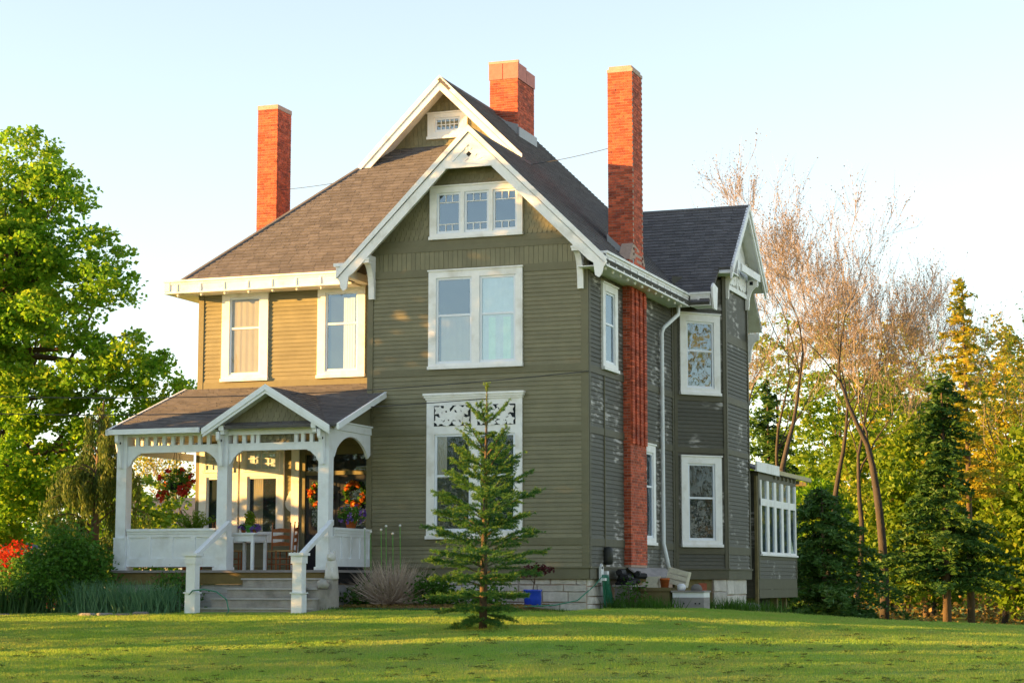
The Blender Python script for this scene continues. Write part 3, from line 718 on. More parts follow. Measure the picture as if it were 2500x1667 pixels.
# tie board and carved apex panel
m = M(); FRONT.prism(m, [(-3.36, 10.28), (-2.14, 10.28), (-2.29, 10.43), (-3.21, 10.43)], 0.463, 0.515)
FRONT.prism(m, [(-3.21, 10.43), (-2.29, 10.43), (-2.75, 10.89)], 0.465, 0.475)
tie = m.build('tie_board', 'trim', barge)
q = M(); FRONT.prism(q, [(-2.82, 10.60), (-2.75, 10.53), (-2.68, 10.60), (-2.75, 10.67)], 0.474, 0.478); q.build('dark_hole_patch', 'dark_room', barge)  # solid dark patch: the hole's darkness is put into its colour
q = M()
for s in (-1, 1):
    for a, ln in ((0.15, .34), (0.75, .20), (1.25, .12)): petal(q, FRONT, -2.75 + s * .05, 10.46, (a if s > 0 else math.pi - a), ln, .085, .475, .49 + .001 * ln)
    petal(q, FRONT, -2.75 + s * .03, 10.70, (math.pi / 2 - s * .5), .12, .05, .475, .488)
q.build('carving', 'trim', barge)
# curved brackets carrying the bargeboard ends
def bracket(fr, u0, u1, z0, z1, out, parent, mm='trim', cap_=True):
    m = M(); pr = [(0.02, z0), (0.11, z0)]
    for i in range(9):
        t = i / 8; a = t * math.pi / 2
        pr.append((0.12 + (out - 0.14) * (1 - math.cos(a)), z0 + 0.1 + (z1 - z0 - 0.30) * math.sin(a) ** 0.9))
    pr += [(out, z1 - 0.16), (out, z1), (0.02, z1)]
    m.prism([fr.p(u0, n, z) for n, z in pr], fr.u * (u1 - u0))
    if cap_: fr.box(m, u0 - 0.035, u1 + 0.035, out - 0.22, out + 0.035, z1 - 0.13, z1 - 0.09); fr.box(m, u0 - 0.02, u1 + 0.02, out - 0.20, out + 0.02, z1 - 0.2, z1 - 0.13)
    return m.build('bracket', mm, parent)
bracket(FRONT, -5.45, -5.31, 7.33, 8.36, 0.46, house); bracket(FRONT, -0.20, -0.06, 7.33, 8.36, 0.46, house)
# top gable at the ridge
GF = F((0, 4.6), (1, 0), (0, -1))
mr = rake(GF, -5.3, 13.72 + 0.04, PITCH, 2.28, 0.25, 0.57, 0.61, end='cut')
b2 = mr[0].build('bargeboard', 'trim', house); mr[1].build('bargeboard', 'trim', house)
m = M()
for s in (-1, 1): GF.prism(m, [(-5.3, 13.62), (-5.3 + s * 2.2, 13.62 - PITCH * 2.2), (-5.3 + s * 2.2, 13.57 - PITCH * 2.2), (-5.3, 13.57)], 0.01, 0.575)
split(m, 'soffit', 'trim', b2)
# side gable
BF = F((1.11, 0), (0, 1), (1, 0))
mr = rake(BF, CYM, CZ + 0.03, CP, 2.06, 0.22, 0.36, 0.41, end='cut')
b3 = mr[0].build('bargeboard', 'trim', house); mr[1].build('bargeboard', 'trim', house)
m = M()
for s in (-1, 1): BF.prism(m, [(CYM, CZ - .09), (CYM + s * 2.04, CZ - .09 - CP * 2.04), (CYM + s * 2.04, CZ - .14 - CP * 2.04), (CYM, CZ - .14)], 0.01, 0.365)
BF.box(m, 7.95, 8.7, -1.0, 0.40, 8.80, 8.83)
m.prism([(-0.2, 10.6, CZ - .10 - CP * .63), (1.15, 10.6, CZ - .10 - CP * .63), (1.15, 13.04, CZ - .10 - CP * 3.07), (-.2, 13.04, CZ - .10 - CP * 3.07)], (0, 0, -.03))
split(m, 'soffit', 'trim', b3)
m = M(); BF.box(m, 9.2, 11.4, 0.33, 0.385, 9.02, 9.22); BF.box(m, 8.7, 8.85, 0.0, .385, 9.0, 9.25); m.build('tie_board', 'trim', b3)
m = M(); BF.box(m, 8.72, 11.2, 0.03, 0.07, 8.50, 8.62); BF.box(m, 8.72, 8.84, 0.03, 0.068, 8.62, 9.5); BF.box(m, 9.9, 10.05, 0.03, 0.07, 8.62, 10.3); BF.box(m, 11.05, 11.2, .03, .068, 8.62, 9.5)
BF.prism(m, [(8.84, 8.62), (11.05, 8.62), (11.05, 9.6), (9.97, 10.6), (8.84, 9.5)], 0.025, 0.04); gp = m.build('gable_panel', 'trim', b3)
fret(BF, 8.9, 9.85, 8.66, 9.35, 0.042, b3, 'neighbour_wall', 'trim', 4); fret(BF, 10.08, 11.0, 8.66, 9.35, 0.042, b3, 'neighbour_wall', 'trim', 5)
for y in (8.7, 11.1):
    bracket(BF, y - .05, y + .05, 8.2, 9.04, 0.38, b3, cap_=False)
q = M(); BF.box(q, 11.045, 11.155, 0.15, 0.25, 8.9, 9.0); q.build('dark_hole_patch', 'dark_room', b3)  # dark block in the bracket, coloured to stand for a shaded hole
bracket(BF, 11.2, 11.3, 6.75, 7.55, 0.36, b3, cap_=False)

# --- boxed cornice gutters with little brackets and pendants
def cornice(fr, u0, u1, n0, n1, zb, zt, parent, step=0.66, first=0.3, pend=True):
    m = M()
    fr.box(m, u0, u1, n0, n1 - 0.05, zb + 0.035, zt - 0.07)
    fr.box(m, u0 - 0.0, u1, n0, n1 - 0.035, zt - 0.11, zt - 0.055); fr.box(m, u0 - 0.02, u1 + .02, n0, n1, zt - 0.055, zt)
    fr.box(m, u0 - .01, u1 + .01, n0, n1 - 0.02, zb, zb + 0.035)
    fr.box(m, u0, u1, n0 - 0.45, n0, zb + 0.01, zb + 0.03)
    c = m.build('cornice', 'trim', parent)
    u = u0 + first; src = sp = None
    while u < u1 - 0.05:
        q = M(); q.prism([fr.p(u, n1 - 0.051, zb + 0.035), fr.p(u, n1 - 0.02, zb + 0.035), fr.p(u, n1 - 0.03, zt - 0.112), fr.p(u, n1 - 0.051, zt - 0.112)], fr.u * 0.05)
        q.piece('modillion', 'trim', c)
        if pend:
            q = M(); q.lathe(fr.p(u + 0.025, n1 - 0.12, zb - 0.075), [(0.012, 0), (0.035, 0.02), (0.04, 0.04), (0.022, 0.055), (0.045, 0.075)], 8); q.piece('pendant', 'trim', c)
        u += step
    return c
cornice(LEFTW, -11.25, -6.1, 0.40, 0.72, 7.80, 8.14, house, first=0.33)
cornice(SIDE, -0.38, 6.95, 0.33, 0.62, 7.78, 8.13, house, step=0.60, first=0.15)
m = M(); m.box(-6.2, -5.86, -.36, 1.0, 7.86, 8.12); m.box(-6.25, -5.84, -.40, 1.0, 8.12, 8.20); m.build('cornice', 'trim', house)
cornice(F((0, 7.2), (1, 0), (0, -1)), 0.62, 1.16, 0.03, 0.31, 7.80, 8.16, house, step=.5, first=.2, pend=False)
m = M(); m.prism([(1.19, 7.35, 7.72), (1.19, 7.05, 7.72), (1.19, 6.92, 8.0), (1.19, 6.88, 8.28), (1.19, 7.02, 8.4), (1.19, 7.45, 8.32)], (0.05, 0, 0)); m.build('cornice_return', 'trim', house)
m = M(); m.box(-11.22, -10.62, .4, 10.9, 7.79, 7.86); m.box(-11.25, -11.1, .3, 11.0, 7.86, 8.1); m.build('cornice', 'trim', house)
# frieze boards below the eaves
m = M(); LEFTW.box(m, -10.6, -5.5, 0, 0.02, 7.83, 7.95); SIDE.box(m, 0.13, 7.3, 0, 0.02, 7.85, 8.0); m.build('frieze_board', 'trim_olive', house)

# --- chimneys
BL, BH, BG = 0.203, 0.0585, 0.0095
NB = [0]
def chimney(x0, x1, y0, y1, z0, z1, parent, label, single=0, mm='brick', seed=1, rib=None):
    rn = random.Random(seed); m = M(); m.box(x0 + .008, x1 - .008, y0 + .008, y1 - .008, z0, z1); c = m.build('chimney', 'mortar', parent); c['label'] = label
    rest = M(); lst = []
    rows = int((z1 - z0) / (BH + BG))
    for r in range(rows):
        z = z1 - (r + 1) * (BH + BG)
        for side in range(4):
            if side == 0: a0, a1 = x0, x1                    # front
            elif side == 1: a0, a1 = y0 + 0.1, y1 - 0.1       # right
            elif side == 2: a0, a1 = x0, x1                  # back
            else: a0, a1 = y0 + 0.1, y1 - 0.1
            a = a0 - (BL + BG) * (0.5 if (r + side) % 2 else 0.0)
            while a < a1 - 0.02:
                b0, b1 = max(a, a0), min(a + BL, a1)
                a += BL + BG
                if b1 - b0 < 0.03: continue
                d = rn.uniform(-0.003, 0.004); q = M()
                if side == 0: q.box(b0, b1, y0 - d, y0 + 0.09, z, z + BH)
                elif side == 2: q.box(b0, b1, y1 - 0.09, y1 + d, z, z + BH)
                elif side == 1: q.box(x1 - 0.09, x1 + d, b0, b1, z, z + BH)
                else: q.box(x0 - d, x0 + 0.09, b0, b1, z, z + BH)
                lst.append((side, z, q))
    k = 0
    for side, z, q in lst:
        if side in (0, 1) and k < single: q.piece('brick', mm, c); k += 1
        else: rest.add(q.v, q.f)
    o = rest.build('bricks', mm, c); o['kind'] = 'stuff'
    return c
ch_r = chimney(-0.45, 0.19, 3.15, 4.03, 7.6, 13.22, house, 'tall brick chimney rising from the right eave', 110, seed=1)
m = M(); m.box(-0.46, 0.20, 3.14, 4.04, 13.22, 13.30); m.box(-0.42, 0.16, 3.18, 4.0, 13.30, 13.38); m.build('chimney_cap', 'capstone', ch_r)
m = M(); m.prism([(-0.47, 3.1, 8.0), (.2, 3.1, 8.0), (.2, 3.1, 8.5), (-.47, 3.1, 9.15)], (0, .05, 0)); m.build('flashing', 'flashing', ch_r)
ch_s = chimney(-0.1, 0.19, 2.80, 4.18, 0.98, 8.45, house, 'exterior brick chimney shaft with ribbed upper panel on the right wall', 110, seed=2)
q = M(); rest = M(); rn = random.Random(9)
for i in range(4):       # projecting ribs on the outer face
    y = 2.80 + 0.02 + i * 0.36
    for r in range(int((7.8 - 3.95) / (BH + BG))):
        z = 3.95 + r * (BH + BG); rest.box(0.17, 0.245 + rn.uniform(-.003, .003), y + rn.uniform(0, .004), y + 0.2, z, z + BH)
o = rest.build('bricks', 'brick', ch_s); o['kind'] = 'stuff'
m = M(); m.prism([(0.19, 4.18, 8.45), (0.19, 2.8, 8.45), (0.19, 3.15, 8.9), (0.19, 4.03, 8.7)], (-.3, 0, 0)); m.build('shoulder', 'mortar', ch_s)
ch_c = chimney(-5.4, -4.57, 8.0, 9.4, 12.6, 14.62, house, 'short broad brick chimney near the ridge with stone slab top', 50, seed=3)
m = M(); m.box(-5.42, -5.02, 7.98, 8.04, 14.63, 15.08); m.box(-5.0, -4.55, 7.98, 8.04, 14.63, 15.08); m.box(-4.61, -4.55, 8.05, 8.7, 14.63, 15.08); m.box(-4.61, -4.55, 8.72, 9.42, 14.63, 15.02)
m.box(-5.42, -5.36, 8.05, 9.42, 14.63, 15.08); m.box(-5.36, -4.61, 9.36, 9.42, 14.63, 15.0)
split(m, 'chimney_slab', 'slate_slab', ch_c); m = M(); m.box(-5.36, -4.61, 8.04, 9.36, 14.6, 15.0); m.build('flue_fill', 'mortar', ch_c); m = M(); m.box(-5.43, -4.54, 7.97, 8.06, 15.08, 15.15); m.build('chimney_cap', 'capstone', ch_c)
m = M(); m.prism([(-5.42, 7.95, 13.5), (-4.55, 7.95, 12.95), (-4.55, 7.95, 13.30), (-4.9, 7.95, 13.42), (-5.42, 7.95, 13.78)], (0, .04, 0)); m.prism([(-4.56, 7.95, 12.9), (-4.5, 7.95, 12.9), (-4.5, 9.45, 12.9), (-4.56, 9.45, 12.9)], (0, 0, .32)); m.build('flashing', 'flashing', ch_c)
ch_l = chimney(-11.04, -10.44, 4.85, 5.70, 7.6, 13.52, house, 'tall sunlit brick chimney at the left eave', 30, seed=4)
m = M(); m.box(-11.05, -10.43, 4.84, 5.71, 13.52, 13.64); m.build('chimney_cap', 'capstone', ch_l)

# --- downspout, conduit and meter on the right wall
m = M(); pts = [(0.40, 6.55, 7.80), (0.40, 6.55, 7.55), (0.14, 6.05, 7.15), (0.10, 6.0, 7.0), (0.10, 6.0, 1.6), (0.13, 6.05, 1.4), (0.22, 6.15, 0.85)]
m.tube(pts, 0.052, 8); m.build('downspout', 'white_paint', house, True)
m = M(); m.tube([(0.035, 1.18, 0.75), (0.035, 1.18, 5.45)], 0.018, 6); m.build('conduit', 'trim_olive', house)
m = M(); m.lathe((0.10, 1.2, 1.02), [(0.0, 0), (0.10, 0.02), (0.125, 0.1), (0.125, .32), (0.10, .40), (0.02, .43)], 12); m.build('electric_meter', 'meter', house, True)

# --- glazed back room with lean-to roof
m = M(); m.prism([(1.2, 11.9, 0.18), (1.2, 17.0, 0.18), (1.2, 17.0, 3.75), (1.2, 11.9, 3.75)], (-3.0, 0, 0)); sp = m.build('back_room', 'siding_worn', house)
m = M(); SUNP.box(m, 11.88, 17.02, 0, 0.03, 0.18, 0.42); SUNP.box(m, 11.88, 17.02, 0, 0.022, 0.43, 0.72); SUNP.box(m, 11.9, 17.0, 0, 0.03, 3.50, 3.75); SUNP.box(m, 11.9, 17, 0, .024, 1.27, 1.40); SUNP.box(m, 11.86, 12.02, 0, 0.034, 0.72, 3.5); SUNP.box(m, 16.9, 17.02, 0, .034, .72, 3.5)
split(m, 'trim_board', 'trim_olive_dark', sp)
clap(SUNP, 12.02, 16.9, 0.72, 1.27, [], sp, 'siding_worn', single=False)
m = M()
U0, U1 = 12.05, 16.85; wd = (U1 - U0) / 5
for i in range(6):
    u = U0 + i * wd; SUNP.box(m, u - (0.0 if i == 0 else .14), u + (0 if i == 5 else .14), 0, 0.06, 1.42, 3.5)
SUNP.box(m, U0, U1, 0, 0.057, 1.40, 1.48); SUNP.box(m, U0, U1, 0, 0.057, 2.78, 2.98); SUNP.box(m, U0 - .02, U1 + .05, 0, 0.10, 1.37, 1.42)
win = m.build('window', 'trim', house)
for i in range(5):
    a, b = U0 + i * wd + (.14 if i else .14), U0 + (i + 1) * wd - .14
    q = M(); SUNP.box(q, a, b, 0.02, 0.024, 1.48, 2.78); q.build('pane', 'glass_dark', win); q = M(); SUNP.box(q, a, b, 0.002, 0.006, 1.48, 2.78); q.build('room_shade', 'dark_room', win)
    q = M(); SUNP.box(q, a, b, 0.02, 0.024, 2.98, 3.5); q.build('pane', 'glass', win); q = M(); SUNP.box(q, a, b, 0.002, 0.006, 2.98, 3.5); q.build('blind', 'shade_cloth', win)
q = M(); SUNP.prism(q, [(U0 + 4.15 * wd, 1.48), (U0 + 4.8 * wd, 1.48), (U0 + 4.35 * wd, 1.95), (U0 + 4.2 * wd, 1.97)], .006, .015); q.build('curtain', 'curtain', win)
m = M(); m.prism([(1.32, 11.3, 3.72), (1.32, 18.9, 3.72), (-1.5, 18.9, 4.6), (-1.5, 11.3, 4.6)], (0, 0, 0.06)); lr = m.build('roof', 'shingle', house)
m = M(); m.box(1.30, 1.345, 11.28, 14.2, 3.70, 3.98); m.build('fascia', 'trim', lr); m = M(); m.box(1.30, 1.335, 14.2, 18.9, 3.74, 3.86); m.build('fascia', 'soffit', lr)
for i in range(9): q = M(); q.box(0.9, 1.29, 13.9 + i * .55, 13.96 + i * .55, 3.60, 3.71); q.piece('rafter_tail', 'trim_olive', lr)
m = M(); m.box(-.6, 1.05, 12.2, 12.35, -1.4, 0.18); m.box(.85, 1.05, 14.9, 15.1, -1.4, .18); m.box(.85, 1.0, 16.4, 16.55, -1.4, .18); m.box(1.14, 1.22, 11.74, 11.86, -1.2, 3.6); split(m, 'support_post', 'olive_wood', sp)
m = M(); m.box(.55, .62, 11.95, 16.6, -1.4, .18); m.build('dark_void_sheet', 'black_stuff', sp)  # black sheet: the darkness of the void under the room put into colour
# ---------------------------------------------------------------- front porch (part of the house)
PF = F((0, -2.30), (1, 0), (0, -1))         # porch front plane, u = X
PS = F((-5.40, 0), (0, 1), (1, 0))          # porch right side plane, u = Y
m = M(); m.box(-10.95, -5.30, -2.50, 1.0, 0.845, 0.90)
porch = m.build('porch', 'grey_wood', house); porch['label'] = 'white front porch with panelled railing and small gable'
m = M(); m.box(-10.9, -5.36, -2.44, -2.38, 0.58, 0.844); m.build('skirt_board', 'porch_paint', porch)
m = M(); m.box(-5.43, -5.37, -2.36, -0.01, 0.60, 0.844); m.build('skirt_board', 'black_stuff', porch)
m = M(); m.box(-10.85, -5.46, -2.34, -2.2, -0.3, 0.578); m.box(-5.55, -5.47, -2.34, 0.0, -0.3, 0.6); bw = m.build('block_wall', 'mortar', porch)
for (fr, a0, a1) in ((F((0, -2.34), (1, 0), (0, -1)), -10.85, -5.46), (F((-5.47, 0), (0, 1), (1, 0)), -2.33, -0.02)):
    for r in range(4):
        z = -0.22 + r * 0.2; a = a0 - (0.2 if r % 2 else 0)
        while a < a1 - .05:
            b0, b1 = max(a, a0), min(a + .392, a1); a += .40
            if b1 - b0 > .05 and not (fr.u.x > .5 and -7.7 < b0 and b1 < -5.5):
                q = M(); fr.box(q, b0, b1, -0.02, 0.02, z, z + 0.192); q.piece('block', 'block', bw)
# steps
rs = random.Random(8)
for i, (z, xl, yf) in enumerate(((0.68, -7.30, -2.78), (0.46, -7.52, -3.10), (0.24, -7.74, -3.42), (0.03, -7.95, -3.74))):
    q = M(); q.box(xl, -5.33 + .03 * i, yf, -2.40 if i == 0 else -2.46 - .03 * i, z - 0.215 if i < 3 else -0.3, z); st_ = q.build('step', 'concrete', porch); q = M(); q.box(xl - .03, -5.31 + .03 * i, yf - .035, yf + 0.31, z + .001, z + 0.035); q.build('tread', 'block', st_)
m = M(); m.box(-5.30, -5.06, -3.1, -2.46, -0.2, 0.47); m.box(-5.29, -5.08, -2.80, -2.46, .47, .68); m.build('step_cheek', 'concrete', porch)

def post(x, y=-2.22, w_=0.26):
    m = M(); h = w_ / 2
    m.box(x - h, x + h, y - h, y + h, 0.90, 4.05)
    m.box(x - h - .025, x + h + .025, y - h - .025, y + h + .025, 0.97, 1.62); m.box(x - h - .055, x + h + .055, y - h - .055, y + h + .055, 0.90, 0.97)
    m.box(x - h - .035, x + h + .035, y - h - .035, y + h + .035, 1.62, 1.66)
    return m.build('porch_post', 'white_paint', porch)
POSTS = (-10.76, -8.10, -5.53)
for x in POSTS: post(x)
q = M(); q.box(-7.92, -7.71, 0.86, 0.999, 0.90, 4.0); q.build('pilaster', 'trim', porch)
# beams and spindle friezes
m = M()
PF.box(m, -10.86, -5.42, -0.16, 0.02, 4.01, 4.09); PF.box(m, -10.63, -5.66, -0.13, -0.02, 3.63, 3.80); PF.box(m, -10.63, -5.66, -0.14, -0.005, 3.775, 3.80)
PF.box(m, -7.97, -5.66, -0.02, 0.035, 3.99, 4.20)
PF.box(m, -7.99, -5.64, -0.02, 0.05, 4.19, 4.225)
PS.box(m, -2.1, 0.0, -0.12, 0.03, 4.08, 4.28); PS.box(m, -2.12, 0.02, -0.12, 0.06, 4.25, 4.285)
arch = [(-2.1, 4.08), (-2.1, 3.45)]
for i in range(17):
    t = i / 16; arch.append((-2.03 + 1.98 * t, 3.47 + 0.50 * math.sin(math.pi * min(1, t * 1.06)) ** 0.6 if t < .94 else 3.60))
arch += [(0.0, 3.72), (0.0, 4.08)]
PS.prism(m, arch, -0.06, 0.0)
m.box(-10.88, -10.64, -2.1, 1.0, 4.01, 4.09); m.box(-10.82, -10.70, -2.1, 1.0, 3.63, 3.80)
bp_l = [M().add(v, f).build('beam', 'white_paint', porch) for v, f in m.k]; beam = bp_l[0]
m = M(); m.box(-10.8, -5.45, -2.2, 1.0, 4.095, 4.13); m.build('porch_ceiling', 'soffit', porch)
for x in [-10.40 + 0.235 * i for i in range(9)] + [-7.83, -7.60, -7.38] + [-6.10, -5.88] + [-7.24, -6.27]:
    q = M(); PF.box(q, x - .045, x + .045, -0.115, -0.035, 3.80, 4.01); q.piece('spindle', 'white_paint', beam)
for y in [-1.9 + .25 * i for i in range(11)]:
    q = M(); q.box(-10.80, -10.72, y - .045, y + .045, 3.80, 4.01); q.piece('spindle', 'white_paint', beam)
fret(PF, -7.19, -6.32, 3.805, 4.005, -0.10, beam, 'trim_olive', 'siding', 7)
# corner brackets below the beam, both ways from each post, and curved ones to the front
def corner(x, s, w_=.13):
    q = M(); x0 = x + s * w_
    PF.prism(q, [(x0, 3.64), (x0 + s * .34, 3.64), (x0 + s * .30, 3.60), (x0 + s * .26, 3.60), (x0 + s * .10, 3.46), (x0 + s * .08, 3.40), (x0, 3.30)], -0.12, -0.03); q.build('bracket', 'white_paint', beam)
for x, ss in ((-10.76, (1,)), (-8.10, (-1, 1)), (-5.53, (-1,))):
    for s in ss: corner(x, s)
for x in POSTS:
    bracket(F((0, -2.34), (1, 0), (0, -1)), x - .04, x + .04, 3.28, 4.06, 0.28, beam, 'white_paint', False)
    q = M(); q.tube([(x - .045, -2.50, 3.86), (x + .045, -2.50, 3.86)], 0.03, 8); q.build('dark_hole_patch', 'dark_room', beam)  # dark rods and discs carry the darkness of bracket holes as colour
    q = M(); q.tube([(x + s_ * .0, -2.365, 3.87) for s_ in (0,)] + [(x, -2.352, 3.87)], 0.032, 8); q.build('dark_hole_patch', 'dark_room', beam)
q = M(); q.prism([(-10.89, -2.2, 3.30), (-10.93, -2.2, 3.5), (-11.0, -2.2, 3.7), (-11.05, -2.2, 4.0), (-10.88, -2.2, 4.0)], (0, .08, 0)); q.build('bracket', 'white_paint', beam)
q = M(); q.lathe((-5.46, -2.16, 3.86), [(0.03, 0), (0.03, .01)], 8); q.build('dark_hole_patch', 'dark_room', beam)
# panelled rail, left bay and right side
def panel_rail(fr, u0, u1, n, parent, npan):
    m = M(); fr.box(m, u0, u1, n - .025, n + .005, 1.0, 1.80)
    fr.box(m, u0, u1, n - .07, n + .07, 1.80, 1.86); fr.box(m, u0, u1, n - .04, n + .045, 1.74, 1.80)
    fr.box(m, u0, u1, n + .005, n + .03, 1.66, 1.74); fr.box(m, u0, u1, n + .005, n + .03, 0.98, 1.17)
    for i in range(npan + 1):
        u = u0 + (u1 - u0) * i / npan; fr.box(m, max(u0, u - .055), min(u1, u + .055), n + .005, n + .03, 1.17, 1.66)
    return m.build('rail_panel', 'white_paint', parent)
panel_rail(PF, -10.60, -8.26, -.02, porch, 4); panel_rail(PS, -2.06, -0.02, -.02, porch, 4)
m = M(); panel_rail(F((-10.76, 0), (0, 1), (-1, 0)), -2.06, 0.98, 0, porch, 5)
# stair newels and handrails
for x in (-7.90, -5.30):
    y = -4.0; m = M(); m.box(x - .125, x + .125, y - .125, y + .125, -0.25, 0.38); m.box(x - .11, x + .11, y - .11, y + .11, .38, 1.05); m.box(x - .15, x + .15, y - .15, y + .15, .38, .41)
    m.box(x - .135, x + .135, y - .135, y + .135, 1.03, 1.20); m.box(x - .175, x + .175, y - .175, y + .175, 1.20, 1.26)
    nw = m.build('newel_post', 'white_paint', porch)
    q = M(); q.prism([(x - .06, -3.9, 1.26), (x - .06, -3.82, 1.20), (x - .06, -2.38, 1.90), (x - .06, -2.38, 2.02)], (.12, 0, 0)); q.build('handrail', 'white_paint', nw)
# porch roof
PRS = Slope((0, 1.0, 5.43), (1, 0), (0, 1), 0.352)
r_p = shingled(PRS, [(-10.97, -2.62), (-5.02, -2.62), (-5.02, 0.0), (-5.5, 0.0), (-5.5, 1.0), (-10.97, 1.0)][:2] + [(-5.02, -0.01), (-5.5, 0.999), (-10.97, 1.0)], porch, ex=.135, seed=11, thick=.05)
m = M(); m.box(-11.02, -8.55, -2.68, -2.62, 4.05, 4.17); m.box(-11.0, -8.55, -2.62, -2.3, 4.095, 4.11); m.build('fascia', 'white_paint', r_p)
m = M()
zf = lambda y: 5.43 + .352 * (y - 1)
for x0, x1, y1 in ((-5.06, -5.0, 0.0), (-11.0, -10.95, 1.0)):
    m.prism([(x0, -2.68, zf(-2.68) - .10), (x0, -2.68, zf(-2.68) + .035), (x0, y1, zf(y1) + .035), (x0, y1, zf(y1) - .10)], (x1 - x0, 0, 0))
split(m, 'bargeboard', 'white_paint', r_p)
m = M(); m.prism([(-5.41, -2.3, 4.1), (-5.41, 0, 4.1), (-5.41, 0, zf(0) - .06), (-5.41, -2.3, zf(-2.3) - .06)], (-.05, 0, 0)); m.build('gable_infill', 'trim_olive', r_p)
m = M(); m.prism([(-10.75, -2.3, 4.1), (-10.75, 1, 4.1), (-10.75, 1, zf(1) - .06), (-10.75, -2.3, zf(-2.3) - .06)], (-.05, 0, 0)); m.build('gable_infill', 'trim_olive', r_p)
# small gable over the steps
GX, GZ, GP = -6.83, 5.05, 0.60
GLS = Slope((GX, 0, GZ), (0, 1), (1, 0), GP); GRS = Slope((GX, 0, GZ), (0, 1), (-1, 0), GP)
yv = lambda x: (GZ - GP * abs(x - GX) - 5.43) / .352 + 1
r_g = shingled(GRS, [(GX, -2.70), (GX + 1.60, -2.70), (GX + 1.60, max(-2.69, yv(GX + 1.6))), (GX, yv(GX) + .1)], porch, ex=.13, seed=12, thick=.04)
shingled(GLS, [(GX, -2.70), (GX, yv(GX) + .1), (GX - 1.60, max(-2.69, yv(GX - 1.6))), (GX - 1.60, -2.70)], porch, ex=.13, seed=13, thick=.04)
mr = rake(PF, GX, GZ + .02, GP, 1.60, 0.15, 0.37, 0.42, end='cut'); [q_.build('bargeboard', 'white_paint', r_g) for q_ in mr]
m = M()
for s in (-1, 1): PF.prism(m, [(GX, GZ - .06), (GX + s * 1.55, GZ - .06 - GP * 1.55), (GX + s * 1.55, GZ - .09 - GP * 1.55), (GX, GZ - .09)], -0.02, 0.37)
split(m, 'soffit', 'white_paint', r_g)
m = M(); PF.prism(m, [(GX - 1.3, 4.22), (GX + 1.3, 4.22), (GX, GZ - .08)], -.04, 0.0); tri = m.build('gable_infill', 'siding', r_g)
for r in range(6):
    z = 4.23 + r * .115; half = (GZ - .10 - z - .12) / GP
    if half < .1: break
    u = GX - half
    while u < GX + half - .12: scallop(PF, u, z, .136, .15, 0.003 + .006 * (r % 2), tri).piece('scalloped_shingle', 'siding', tri); u += .14
for s in (-1, 1): q = M(); PF.box(q, GX + s * 1.17 - .06, GX + s * 1.17 + .06, .05, .34, 4.08, 4.2); PF.box(q, GX + s * 1.17 - .045, GX + s * 1.17 + .045, .05, .28, 4.0, 4.08); q.build('bracket', 'white_paint', r_g)

# --- wall behind the porch: windows with leaded transoms, double door
PW = LEFTW
def tgrid(a, b): return [(a, b, 4, 4)]
for u0, u1 in ((-10.50, -9.42), (-9.36, -8.16)):
    window(PW, u0, u1, 1.62, 3.98, [(u0 + .2, u1 - .16, 1.80, 3.22)], wall_left, rail=0, gl='glass_dark', curtain=[[(0.15, 0.5, 0, 1, 'shade_cloth')]] if u0 > -10 else None, cap=None)
    t = M(); PW.box(t, u0 + .15, u1 - .15, .056, .07, 3.24, 3.32); t.build('window_rail', 'trim', house)
    window(F((0, 0.94), (1, 0), (0, -1)), u0 + .1, u1 - .1, 3.33, 3.97, [(u0 + .17, u1 - .17, 3.37, 3.95)], wall_left, rail=0, grid=tgrid, cap=None, sill=False, sash_m='trim', sw=.03, dep=.05)
clap(PW, -10.47, -5.5, 0.985, 4.1, [(-10.52, -9.40, 1.58, 4.2), (-9.38, -8.14, 1.58, 4.2), (-7.71, -5.5, .9, 4.2)], wall_left, 'siding', single=False)
m = M(); PW.box(m, -7.71, -7.56, 0, .10, .90, 3.95); PW.box(m, -5.72, -5.5, 0, .10, .9, 3.95); PW.box(m, -7.56, -5.72, 0, .09, 3.72, 3.95); PW.box(m, -7.56, -5.72, 0, .08, 3.22, 3.32)
frm = m.build('door_frame', 'trim_olive', house)
q = M(); PW.box(q, -7.56, -5.72, .01, .02, 3.32, 3.72); q.build('transom_pane', 'glass_dark', frm)
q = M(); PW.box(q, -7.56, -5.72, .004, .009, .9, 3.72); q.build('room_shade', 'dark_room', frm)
for a in (-7.55, -6.63):
    d = M(); w_ = .90
    PW.box(d, a, a + w_, .02, .05, .92, 3.21)
    for (p0, p1, q0, q1) in ((.12, .42, 1.05, 1.45), (.48, .78, 1.05, 1.45), (.12, .78, 1.55, 1.80)):
        PW.box(d, a + p0, a + p1, .05, .062, q0, q1)
    PW.box(d, a + .10, a + .80, .05, .065, 1.90, 1.97); PW.box(d, a + .10, a + .80, .05, .065, 3.05, 3.12); PW.box(d, a + .10, a + .16, .05, .064, 1.97, 3.05); PW.box(d, a + .74, a + .80, .05, .064, 1.97, 3.05)
    dr = d.build('door', 'door_paint', house)
    q = M(); PW.box(q, a + .16, a + .74, .051, .055, 1.97, 3.05); q.build('pane', 'glass_dark', dr)
    q = M(); q.lathe(PW.p(a + .84, .08, 1.86), [(.01, 0), (.03, .01), (.03, .04), (.01, .05)], 8); q.build('handle', 'tin', dr)
